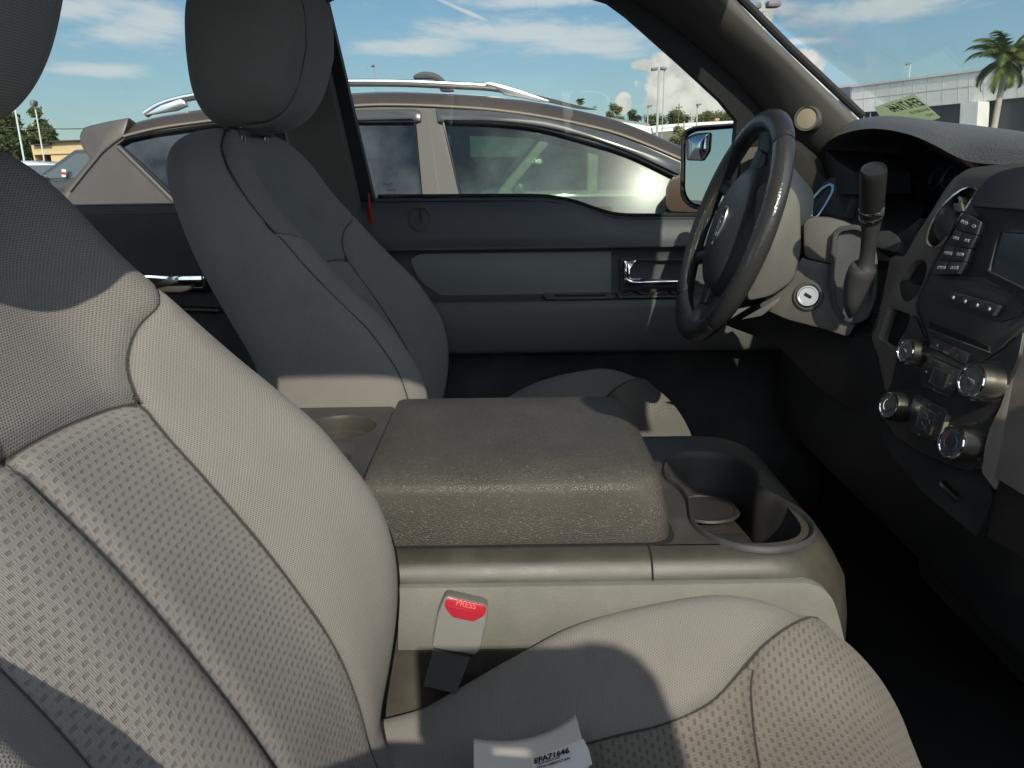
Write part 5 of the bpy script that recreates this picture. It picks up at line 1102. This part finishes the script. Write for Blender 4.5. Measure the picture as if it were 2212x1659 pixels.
# crossover's own mirror
MN = Vector((-.35, -.93, .05)).normalized(); MP = onY(1470, 420, 2.56); sm = MP
slab("side_mirror", [(1437, 408), (1446, 387), (1466, 376), (1500, 372), (1540, 376), (1540, 455), (1500, 461), (1448, 459), (1437, 448)], MP, MN, 0, .09, paint("sunlit brown paint", (.14, .10, .07), .3, .3), suv, .012, .018)  # warm sunlight put into the mirror's brown paint colour
slab("mirror_foot", [(1434, 458), (1440, 470), (1430, 500), (1540, 500), (1540, 458), (1500, 463), (1450, 462)], MP, MN, -.02, .09, M_BLK, suv, .005, .006)

# ------------------------------------------------------------------ simple but complete far cars
def car(name, label, loc, rz, colr, L=4.5, H=1.5, W=1.8, kind='suv', sticker=None, group=None, cat='car'):
    r = empty(name, (0, 0, 0), label, cat, group); pm = paint(name+" paint", colr, .35, .2); gm = mat("far car glass", (.05, .065, .07), .08, spec=.9); hw = W/2; h = L/2; hb = H*.60
    if kind == 'pickup': top = [(-h*.10, hb), (-h*.06, H*.96), (h*.10, H), (h*.28, H*.985), (h*.50, hb+.02)]
    elif kind == 'sedan': top = [(-h*.75, hb+.02), (-h*.45, H*.95), (-h*.1, H), (h*.18, H*.96), (h*.50, hb+.02)]
    else: top = [(-h*.93, hb), (-h*.82, H*.93), (-h*.3, H), (h*.15, H*.97), (h*.52, hb+.02)]
    low = [(-h, .45, .7), (-h*.98, hb*.9, .92), (-h*.9, hb, 1), (h*.5, hb, 1), (h*.8, hb*.92, .98), (h*.96, hb*.82, .9), (h, .5, .75)]
    rows = []
    for x, zt, k in low: rows.append([Vector((x, -hw*k*.97, .25)), Vector((x, -hw*k, zt*.55)), Vector((x, -hw*k, zt*.85)), Vector((x, -hw*k*.94, zt)), Vector((x, hw*k*.94, zt)), Vector((x, hw*k, zt*.85)), Vector((x, hw*k, zt*.55)), Vector((x, hw*k*.97, .25))])
    b = MB().grid(rows, closed=True, cap0=True, cap1=True).build("body", pm, r, True, 45)
    rows = []
    for x, z in top:
        k = 1-.17*(z-hb)/(H-hb); rows.append([Vector((x, -hw*.93, hb-.02)), Vector((x, -hw*k*.93, z-.03)), Vector((x, -hw*k*.85, z)), Vector((x, hw*k*.85, z)), Vector((x, hw*k*.93, z-.03)), Vector((x, hw*.93, hb-.02))])
    MB().grid(rows, closed=True, cap0=True, cap1=True).build("roof", pm, r, True, 45)
    for s_ in (-1, 1):
        zt = H-.13; zb = hb+.05; y0 = s_*(hw*.93+.006); y1 = s_*(hw*(1-.17*(zt-hb)/(H-hb))*.93+.008)
        x0, x1 = top[0][0]+ (top[1][0]-top[0][0])*.9, top[-1][0]; xm = (top[1][0]+top[3][0])/2+.1; xs_ = top[1][0]+.10
        for q in ([(xs_, zb), (xs_+.04, zt), (xm-.06, zt), (xm-.04, zb)], [(xm+.06, zb), (xm+.05, zt), (top[3][0]-.02, zt-.02), (x1-.16, zb)]):
            MB().prism([(x, y0 if z == zb else y1, z) for x, z in q], (0, -s_*.004, 0)).build("window", gm, r, False)
        for xw in (-h*.62, h*.64):
            MB().lathe((xw, s_*(hw-.1), .34), (0, s_, 0), [(.2, -.12), (.34, -.10), (.345, .08), (.26, .11), (.2, .09), (.01, .10)], 24).build("wheel", M_RUB, r)
        MB().box((x1-.25, s_*(hw+.08), hb+.06), (.05, .09, .06), bev=.03).build("door_mirror", pm, r)
    fa, fb = top[-2], top[-1]; MB().prism([(fa[0]+.03, -hw*.72, fa[1]-.02), (fa[0]+.03, hw*.72, fa[1]-.02), (fb[0]-.02, hw*.82, fb[1]+.03), (fb[0]-.02, -hw*.82, fb[1]+.03)], (.012, 0, .012)).build("windscreen", gm, r, False)
    ra, rb2 = top[1], top[0]; MB().prism([(ra[0]-.02, -hw*.70, ra[1]-.05), (ra[0]-.02, hw*.70, ra[1]-.05), (rb2[0]-.02+.3*(ra[0]-rb2[0]), hw*.78, rb2[1]+.14), (rb2[0]-.02+.3*(ra[0]-rb2[0]), -hw*.78, rb2[1]+.14)], (-.012, 0, .012)).build("rear_window", gm, r, False)
    for s_ in (-1, 1):
        MB().box((-h*.975, s_*hw*.74, hb*.82), (.04, .12, .07), bev=.02).build("tail_light", M_REDBT, r)
        MB().box((h*.93, s_*hw*.68, hb*.72), (.06, .16, .06), bev=.03).build("headlight", M_CHR, r)
    if sticker:
        y0 = -(hw*.93+.03); xk, zk = sticker
        MB().prism([(xk, y0+.0, zk), (xk+.12, y0, zk), (xk+.12, y0+.03, zk+.22), (xk, y0+.03, zk+.22)], (0, -.003, 0)).build("window_sticker", M_WHITE, r, False)
        MB().prism([(xk-.001, y0-.004, zk+.08), (xk+.121, y0-.004, zk+.08), (xk+.121, y0+.006, zk+.15), (xk-.001, y0+.006, zk+.15)], (0, -.003, 0)).build("sticker_band", mat("sticker red", (.5, .03, .05), .5), r, False)
    for ch in r.children: ch.matrix_parent_inverse = Matrix.Identity(4)
    r.location = loc; r.rotation_euler = (0, 0, rz); return r
p = onY(112, 372, 19.0); car("parked_pickup", "black pickup with a red and white window sticker, in front of the tan building", (p.x+.95, 19.9, -.02), math.pi, (.020, .020, .021), 5.4, 1.84, 1.9, 'suv', None)
p = onY(138, 373, 18.9); stc = empty("price_sticker", p, "red and white sticker on the side glass of the black pickup", "sticker")
bpy.data.objects.remove(stc)
q = [onY(a, b, 18.93) for a, b in [(133.5, 365), (143, 366), (142.5, 382), (134, 382)]]; pk = bpy.data.objects["parked_pickup"]
def glue(o, root):   # keep world place under an already placed root
    bpy.context.view_layer.update(); o.parent = root; o.matrix_parent_inverse = root.matrix_world.inverted()
glue(MB().prism(q, (0, -.01, 0)).build("window_sticker", M_WHITE, None, False), pk)
q = [onY(a, b, 18.91) for a, b in [(133.5, 371), (143, 372), (142.8, 377), (133.7, 376)]]; glue(MB().prism(q, (0, -.01, 0)).build("sticker_band", mat("sticker red", (.5, .03, .05), .5), None, False), pk)
p = onY(8, 372, 24); car("parked_suv", "white sport utility vehicle at the far left below the trees", (p.x-.3, 24.8, -.08), math.pi*1.02, (.72, .72, .70), 4.5, 1.62, 1.8, 'suv')
p = onY(80, 372, 26); car("parked_sedan", "silver car between the white vehicle and the black pickup", (p.x, 27, -.12), math.pi*1.0, (.42, .42, .42), 4.4, 1.50, 1.8, 'sedan')
car("beige_pickup", "pale beige pickup seen through the side glass of the brown crossover", (1.25, 9.0, 0), math.pi, (.48, .46, .36), 5.6, 1.86, 1.9, 'pickup', cat='pickup')
p = onY(2190, 285, 14); car("white_hatchback", "white hatchback in front of the dealership, beyond the dash top", (p.x+.35, 15.2, .02), 2.5, (.72, .72, .70), 4.2, 1.62, 1.75, 'suv')
p = onY(2300, 285, 12); car("red_car", "dark red car at the right edge beside the white hatchback", (p.x+.2, 12.6, 0), 2.5, (.22, .02, .03), 4.4, 1.46, 1.75, 'sedan')

# ------------------------------------------------------------------ buildings
def wallplane(p0, p1):
    p0, p1 = Vector(p0), Vector(p1); s_ = (p1-p0).normalized(); n = Vector((s_.y, -s_.x, 0)); n = n if n.dot(EYE-p0) > 0 else -n; return p0, n, s_
M_STUC = mat("pale stucco", (.80, .77, .70), .85, grain=30, bump=.05, vary=.05, vscale=1)
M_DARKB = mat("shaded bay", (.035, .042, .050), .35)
D0, DN, DS = wallplane((29.2, 65, 0), (34.0, 50, 0))
bld = empty("dealership_building", (31, 58, 0), "long pale dealership building with open bays and a grey corner block with red stripe", "building")
def dw(pts, off, th, name, m, holes=None, par=None): return slab(name, pts, D0, DN, off, th, m, par or bld, 0, 0, holes)
zl = [(1838, 187), (2212, 140), (2600, 88)]
topw = [(1838, 188), (1930, 176), (2100, 155), (2212, 140), (2700, 75), (2700, 330), (2150, 345), (1820, 340)]
bays = [[(1853, 243), (1905, 239), (1905, 320), (1853, 320)], [(1908, 239), (2075, 223), (2068, 330), (1908, 330)], [(2118, 219), (2260, 205), (2255, 330), (2108, 335)], [(2310, 200), (2460, 182), (2455, 320), (2305, 325)]]
dw(topw, 0, .4, "wall", M_STUC, bays)
dw([(1838, 184), (2212, 136), (2700, 70), (2700, 76), (2212, 141), (1838, 189)], .12, .5, "parapet", mat("white coping", (.66, .64, .60), .7))
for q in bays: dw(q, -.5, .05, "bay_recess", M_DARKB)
for a in (1853+12, 1853+26): dw([(a, 243), (a+1.5, 243), (a+1.5, 300), (a, 300)], -.3, .05, "window_bar", M_WHITE)
for xx in (1867, 1893, 1922, 1951, 1972, 2003, 2036, 2070, 2093, 2125, 2162, 2198, 2240, 2290):
    k = (xx-1838)/374; y0 = 187-47*k+2; y1 = 241-32*k; dw([(xx, y0), (xx+.7, y0), (xx+.2, y1), (xx-.5, y1)], .02, .03, "panel_joint", mat("panel joint", (.50, .47, .42), .9))
dw([(1839, 215.2), (2212, 173.2), (2600, 130), (2600, 131.2), (2212, 174.3), (1839, 216.2)], .02, .03, "panel_joint", MATS["panel joint"])
dw([(2078, 222), (2113, 219), (2106, 340), (2068, 340)], .9, 1.0, "pier", M_STUC); dw([(2113, 219), (2120, 219), (2114, 340), (2106, 340)], .5, .6, "pier_return", mat("off-white pier", (.66, .63, .58), .8))  # the return is a slightly greyer white than the stucco
dw([(1813, 190), (1837, 187), (1837, 245), (1830, 250), (1811, 230)], .15, .6, "corner_block", mat("grey cladding", (.155, .165, .18), .6))
dw([(1820, 216), (1837, 215.5), (1837, 222.5), (1822, 222)], .2, .1, "red_stripe", mat("sign red", (.55, .03, .06), .5))
dw([(1812, 184), (1860, 181), (1900, 179), (1900, 186), (1840, 190), (1812, 192)], -3, 1, "roof_block", mat("white coping", (.66, .64, .60), .7))
dw([(2105, 276), (2130, 275), (2130, 277), (2105, 278)], -.45, .03, "window_bar", M_WHITE)
# low white wall or roofline across the middle
mw = empty("white_low_building", (20, 120, 0), "long low white building beyond the trees, behind the truck's mirror", "building")
W0 = Vector((0, 120, 0)); WNn = Vector((0, -1, 0))
slab("wall", [(1380, 276), (1426, 270), (1500, 264.5), (1600, 260), (1800, 250), (1800, 271), (1600, 272), (1500, 279), (1426, 285), (1380, 290)], W0, WNn, 0, 2, mat("white wall", (.74, .72, .68), .8), mw)
slab("shadow_joint", [(1426, 276.5), (1600, 265), (1600, 266), (1426, 277.7)], W0, WNn, .05, .04, mat("panel joint", (.50, .47, .42), .9), mw)
slab("plinth", [(1380, 290), (1426, 285), (1500, 279), (1600, 272), (1800, 271), (1800, 340), (1380, 340)], W0, WNn, -.1, 2, mat("drab olive base", (.16, .16, .13), .9), mw)  # even grey-olive base below the white wall
slab("roof_unit", [(1546, 256), (1554, 255), (1554, 260), (1546, 261)], W0, WNn, -.5, 1, mat("orange unit", (.55, .26, .10), .8), mw)
# tan building at the left
tb = empty("tan_building", (-18, 45, 0), "low tan stucco building with a recessed porch, behind the black pickup", "building")
T0 = Vector((0, 45, 0)); CC8 = lambda a, b: (a/3.687/1.823, (300+b/3.687)/1.823)
M_TAN = mat("tan stucco", (.62, .45, .235), .85, grain=30, bump=.05, vary=.04, vscale=1)
slab("wall", [CC8(450, 1000), CC8(708, 990), CC8(708, 955), CC8(1140, 940), (260, 300), (260, 372), CC8(520, 1420), CC8(512, 1300)], T0, WNn, 0, 5, M_TAN, tb, 0, 0, [[CC8(500, 1145), CC8(735, 1140), CC8(770, 1400), CC8(560, 1400)]])
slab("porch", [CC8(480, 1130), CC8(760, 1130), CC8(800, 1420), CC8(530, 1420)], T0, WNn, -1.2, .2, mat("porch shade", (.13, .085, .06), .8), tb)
slab("porch_wall", [CC8(570, 1245), CC8(770, 1235), CC8(780, 1330), CC8(575, 1340)], T0, WNn, -.2, .2, M_TAN, tb)
slab("roof_edge", [CC8(445, 990), CC8(708, 978), CC8(708, 938), CC8(1140, 922), (262, 295), (262, 300), CC8(1140, 940), CC8(708, 957), CC8(712, 992), CC8(448, 1004)], T0, WNn, .3, 1, mat("brown roof edge", (.06, .05, .045), .8), tb)
slab("band", [CC8(490, 1138), CC8(1260, 1108), CC8(1262, 1116), CC8(490, 1146)], T0, WNn, .08, .05, mat("tan joint", (.36, .25, .12), .9), tb)
slab("sign_box", [CC8(1165, 1155), CC8(1320, 1158), CC8(1320, 1195), CC8(1168, 1190)], T0, WNn, .3, .2, M_WHITE, tb)

# ------------------------------------------------------------------ lamp posts and poles
M_POLE = mat("concrete pole", (.42, .40, .35), .8); M_POLED = mat("grey steel pole", (.30, .31, .32), .5); M_LAMP = mat("lamp head grey", (.16, .17, .18), .5)
def post(label, base, topp, d, r, heads, m=None, name="lamp_post", cat="lamp post", group="lamp posts round the lot"):
    r *= .42; a, b = onY(*base, d), onY(*topp, d); a2 = Vector((b.x, d, 0)); o = empty(name, a2, label, cat, group)
    MB().tube([a2, b], [r*1.3, r], 10).build("pole", m or M_POLE, o)
    for (x0, y0, x1, y1, th) in heads:
        h = [onY(x0, y0, d-.05), onY(x1, y1, d-.05)]; MB().box((h[0]+h[1])/2, ((h[1]-h[0]).length/2, .18, th), Matrix.Rotation(-math.atan2(h[1].z-h[0].z, h[1].x-h[0].x), 3, 'Y'), bev=th*.5).build("lamp_head", M_LAMP, o)
    return o
post("tall concrete lamp post with two heads, left of the second pole beyond the window", (1423, 330), (1424, 152), 42, .13, [(1407, 150, 1421, 148, .07), (1427, 147, 1439, 149, .07)])
post("thin grey pole with one small head, right behind the tall two-headed lamp post", (1437, 330), (1435, 152), 60, .07, [(1428, 150, 1438, 150, .05)], M_POLED)
post("short lamp post with a single head left of the tall pair", (1400, 330), (1400, 233), 60, .11, [(1399, 230, 1408, 228, .07)])
post("short lamp post with a single head, nearest to the truck's mirror", (1504, 330), (1507, 226), 50, .10, [(1505, 227, 1514, 225, .06)])
post("small lamp head just above the crossover's windscreen", (1284, 330), (1284, 236), 50, .04, [(1282, 231, 1289, 230, .05)])
post("slender light pole rising behind the crossover's roof rail", (812, 330), (808, 142), 48, .06, [(802, 143, 808, 141, .05)], M_POLED)
post("large lamp post with two white heads above the windscreen edge", (1648, 330), (1650, 24), 26, .13, [(1620, 16, 1642, 12, .09), (1656, 10, 1684, 9, .09)])
post("slim white light pole standing behind the dealership roof", (1965, 330), (1967, 138), 75, .10, [(1958, 139, 1967, 137, .06)], mat("white pole", (.62, .64, .64), .5))
post("white leaning pole nearest the tan building's left end", (60, 372), (26, 200), 30, .07, [], mat("white pole", (.62, .64, .64), .5))
post("light pole with a small head in front of the tan building", (89, 372), (74, 222), 34, .06, [(68, 222, 78, 224, .12)], mat("white pole", (.62, .64, .64), .5))
utl = post("wooden utility pole with a cross arm beyond the mirror", (1467, 330), (1467, 224), 70, .10, [(1460, 232, 1474, 231, .04)], mat("weathered wood", (.14, .11, .08), .9), "utility_pole", "utility pole", None)
post("bare short wooden post by the white low building", (1478, 330), (1478, 262), 70, .14, [], mat("pale wood", (.42, .33, .20), .9), "bare_post", "post", None)
tag(MB().tube([onY(-60, 272, 52), onY(60, 277, 52), onY(140, 278.5, 52), onY(330, 276, 52)], .03, 5).build("power_line", M_BLK, None), "thin black power line above the tan building", "cable")

# ------------------------------------------------------------------ trees
def leafmat(name, c0, c1):
    m = bpy.data.materials.new(name); m.use_nodes = True; t = NT(m.node_tree); b = m.node_tree.nodes['Principled BSDF']; b.inputs['Roughness'].default_value = .6
    o = t.node('ShaderNodeTexCoord').outputs['Object']; c = t.mix(t.sm(t.noise(o, .9, 4, .7), .35, .65), c0, c1); t.put(b.inputs['Base Color'], c)
    tr = t.node('ShaderNodeBsdfTranslucent'); t.put(tr.inputs[0], c); mx = t.node('ShaderNodeMixShader'); mx.inputs[0].default_value = .3
    t.l.new(b.outputs[0], mx.inputs[1]); t.l.new(tr.outputs[0], mx.inputs[2]); t.l.new(mx.outputs[0], m.node_tree.nodes['Material Output'].inputs[0]); return m
L_G = leafmat("leaves mid green", (.045, .065, .020), (.14, .165, .055)); L_Y = leafmat("leaves dry green", (.085, .095, .035), (.20, .20, .085))  # greens lifted a little, distance haze put into the leaf colour
M_BARK = mat("bark", (.09, .07, .05), .95, grain=12, bump=.4)
def tree(label, px0, px1, pt, d, dens=1.0, m=None, group="trees on the horizon", lobes=9, zmin=1.2):
    a, b = onY(px0, pt, d), onY(px1, pt, d); cx = (a.x+b.x)/2; wd = (b.x-a.x)/2; H = a.z; rnd = random.Random(int(px0*7+d)); dep = wd*.8
    o = empty("tree", (cx, d, 0), label, "tree", group)
    mb = MB(); mb.tube([(cx, d, 0), (cx+.1*wd, d, H*.3), (cx-.05*wd, d, H*.62)], [max(.12, wd*.09), wd*.06+.05, .05], 8)
    cl = []
    for i in range(int(lobes*1.7)):
        t = i/lobes; ang_ = rnd.uniform(0, 6.28); rr = wd*rnd.uniform(.05, .68); zc = zmin+(H-zmin)*(rnd.uniform(.18, .86)-.25*(rr/wd)**2); r_ = wd*rnd.uniform(.24, .42)
        cl.append((Vector((cx+rr*math.cos(ang_), d+dep*.6*math.sin(ang_), zc)), r_)); mb.tube([(cx, d, H*.35), cl[-1][0]], [.06, .025], 5)
    cl.append((Vector((cx+wd*rnd.uniform(-.3, .3), d, H-wd*.30)), wd*.32))
    mb.build("trunk", M_BARK, o); lf = MB(); n = int(150*dens); sz = max(.12, wd*.075)
    for c_, r_ in cl:
        for k in range(n):
            v = Vector((rnd.gauss(0, 1), rnd.gauss(0, 1), rnd.gauss(0, 1))).normalized()*r_*abs(rnd.gauss(.75, .32)); v.z *= .85; p = c_+v
            if p.z > H+.2: p.z = H-rnd.random()*.3
            e1 = Vector((rnd.gauss(0, 1), rnd.gauss(0, 1), rnd.gauss(0, 1))).normalized(); e2 = e1.orthogonal().normalized(); s_ = sz*rnd.uniform(.6, 1.5)
            lf.add([p-e1*s_, p+e2*s_*.5, p+e1*s_, p-e2*s_*.5], [(0, 1, 2, 3)])
    lf.build("crown", m or L_G, o, False); return o
tree("large dense tree at the far left behind the parked cars", -90, 62, 240, 58, 5.5, L_G, lobes=22)
tree("tall bushy tree just behind the light poles at the left", 40, 108, 232, 62, 4.0, L_G, lobes=14)
tree("small sparse tree above the tan building's roof", 96, 124, 283, 70, 1.6, L_Y, lobes=7, zmin=3.0)
tree("round dark tree behind the first pole at the far left edge", -60, 20, 262, 48, 3.0, L_G, lobes=12)
tree("rounded tree over the crossover's windscreen, left of the short lamp post", 1304, 1358, 224, 90, 1.6, L_Y, zmin=3.6)
tree("ragged tree just left of the tall concrete lamp post", 1344, 1388, 236, 92, 1.4, L_G, zmin=3.6)
tree("broad tree behind the tall two-headed lamp post", 1385, 1446, 248, 135, 1.5, L_G, zmin=5)
tree("tree behind the wooden utility pole", 1436, 1496, 236, 140, 1.6, L_G, zmin=5)
tree("low spreading tree left of the truck's mirror", 1494, 1556, 243, 138, 1.6, L_Y, zmin=5)
tree("low tree behind the upper edge of the truck's mirror", 1536, 1606, 240, 142, 1.7, L_G, zmin=5)
tree("bush in front of the white low building beside the bare post", 1442, 1500, 272, 66, 1.3, L_Y, zmin=.2)
def palm(label, px, py, d, size, lean=0.0, group="palms", pz=None):
    c = onY(px, py, d); rnd = random.Random(int(px)); o = empty("palm_tree", (c.x-lean, d, 0), label, "palm tree", group)
    tr = smoothpts([(c.x-lean, d, 0), (c.x-lean*.9, d, c.z*.25), (c.x-lean*.5, d, c.z*.6), (c.x-lean*.08, d, c.z*.86), (c.x, d, c.z)], 5); n = len(tr)
    MB().tube(tr[:int(n*.82)], [size*(.075-.028*i/n) for i in range(int(n*.82))], 14).build("trunk", mat("pale palm trunk", (.42, .37, .30), .8, grain=6, bump=.2, vary=.12, vscale=3), o)
    MB().tube(tr[int(n*.82)-1:], [size*.056, size*.058, size*.052, size*.045, size*.03, size*.02][:n-int(n*.82)+1], 12).build("crownshaft", mat("yellow green shaft", (.34, .24, .03), .5), o)
    for k in range(30):
        az = k*2.4+rnd.uniform(-.2, .2); el = rnd.uniform(.15, 1.25) if k % 3 else rnd.uniform(-.6, .1); Lf = size*rnd.uniform(.75, 1.0); mb = MB(); hd_ = Vector((math.cos(az), math.sin(az), 0)); pts = []
        for i in range(15):
            t = i/14; e = el-t*t*(1.9+.3*rnd.random()); pts.append((pts[-1] if pts else c)+(hd_*math.cos(e)+Vector((0, 0, 1))*math.sin(e))*Lf/14)
        mb.tube(pts, [size*.012*(1-t/15) for t in range(15)], 5)
        for i in range(1, 15):
            a, b = pts[i-1], pts[i]; t_ = (b-a).normalized(); s_ = t_.cross(Vector((0, 0, 1))).normalized()
            for j in range(5):
                p_ = a.lerp(b, j/5); w_ = size*.30*math.sin(math.pi*min(1, (i+j/4)/14*.9+.12))
                for sg in (-1, 1):
                    dr = (s_*sg*.85+t_*.75+Vector((0, 0, -.35-.3*rnd.random()))).normalized(); q_ = p_+dr*w_*rnd.uniform(.8, 1.1); n_ = t_*size*.015; mb.add([p_-n_, p_+n_, q_], [(0, 1, 2)])
        mb.build("frond", leafmat("palm leaf", (.045, .085, .008), (.15, .19, .03)) if 'palm leaf' not in bpy.data.materials else bpy.data.materials['palm leaf'], o, False)
    return o
palm("royal palm with a pale smooth trunk in front of the dealership", 2174, 128, 38, 2.15, .14, None)
palm("distant cabbage palm above the crossover's sloping roof", 1254, 219, 110, .9, 0, None)

# ------------------------------------------------------------------ the photographer outside the open window (seen only by shadow and reflection)
def photographer():
    sh = mat("dark shirt", (.06, .07, .09), .9); skin = mat("skin", (.42, .26, .18), .6)
    V = []; Ed = []; Rd = []
    def add(p, r, par=None):
        V.append(p); Rd.append(r)
        if par is not None: Ed.append((par, len(V)-1))
        return len(V)-1
    X0 = .195
    pel = add((X0, -.64, 1.00), .15); w1 = add((X0, -.60, 1.15), .135, pel); ch = add((X0, -.54, 1.32), .155, w1); nk0 = add((X0, -.48, 1.47), .085, ch); nk = add((X0, -.43, 1.55), .055, nk0)
    hd0 = add((X0, -.385, 1.60), .085, nk); hd1 = add((X0, -.37, 1.69), .104, hd0); add((X0, -.375, 1.755), .072, hd1); add((X0, -.285, 1.65), .020, hd1)
    for sx_, hx, hz in ((-1, .028, 1.355), (1, .165, 1.405)):
        sh_ = add((X0+sx_*.19, -.50, 1.43), .062, nk0); el = add((X0+sx_*.23, -.36, 1.20), .046, sh_); fr_ = add((X0+sx_*.16, -.20, 1.28), .038, el); add((hx+sx_*.012, -.085, hz), .026, fr_)
        hp_ = add((X0+sx_*.09, -.64, .92), .10, pel); kn_ = add((X0+sx_*.11, -.62, .50), .060, hp_); an = add((X0+sx_*.12, -.66, .09), .040, kn_); add((X0+sx_*.13, -.52, .045), .035, an)
    me = bpy.data.meshes.new("person"); me.from_pydata(V, Ed, []); o = bpy.data.objects.new("person", me); COL.objects.link(o); me.materials.append(sh)
    sk = o.modifiers.new("skin", 'SKIN'); ss = o.modifiers.new("smooth", 'SUBSURF'); ss.levels = 2; ss.render_levels = 2
    for i, r in enumerate(Rd): me.skin_vertices[0].data[i].radius = (r, r)
    me.skin_vertices[0].data[0].use_root = True; me.shade_smooth()
    tag(o, "person in a dark shirt standing outside the open window, holding up a phone", "person")
    # hands on the phone; the left one lowered and widened to block light
    for sx_, hx, dz_ in ((-1, .022, -.038), (1, .145, 0)):
        mb = MB(); pc = Vector((hx+sx_*.022, -.055, 1.435)); mb.tube(smoothpts([Vector((hx+sx_*.03, -.085, 1.395)), pc, pc+Vector((-sx_*.004, .006, .035))], 4), [.020, .024, .027, .029, .030, .031, .030, .027, .018], 12, sq=(1, .55))
        for k in range(4):
            z = 1.425+.017*k; L = (.022, .026, .025, .019)[k]
            mb.tube(smoothpts([Vector((hx+sx_*.028, -.05, z)), Vector((hx+sx_*.018, -.034, z+.001)), Vector((hx+sx_*.004, -.030, z)), Vector((hx-sx_*L, -.033, z-.002))], 3), [.0088]*6+[.008, .0078, .0072, .006], 8)
        mb.tube(smoothpts([Vector((hx+sx_*.026, -.062, 1.43)), Vector((hx+sx_*.010, -.056, 1.455)), Vector((hx-sx_*.016, -.050, 1.470))], 3), [.011, .0105, .010, .0095, .009, .0085, .007], 8)
        if sx_ < 0: mb.tube(smoothpts([pc+Vector((.035, -.01, -.03)), pc+Vector((.035, 0, 0)), pc+Vector((.030, .006, .03))], 4), [.020, .024, .027, .029, .029, .029, .028, .025, .018], 12, sq=(1, .55)); mb.tube(smoothpts([pc+Vector((.070, -.004, -.022)), pc+Vector((.072, 0, 0)), pc+Vector((.068, .004, .022))], 4), [.014, .018, .020, .021, .021, .020, .019, .017, .014], 12, sq=(1, .55))  # extra palm shapes added to stop light passing under the phone
        for v in mb.v: v.z += dz_
        mb.build("hand", skin, o)
    ph = tag(bevel(MB().box((.066, -.040, 1.478), (.086, .0045, .054)).build("smartphone", M_BLK, None), .004, 3), "black phone held sideways in both hands outside the window", "phone")  # made taller than a real phone to close a gap in its shadow
photographer()
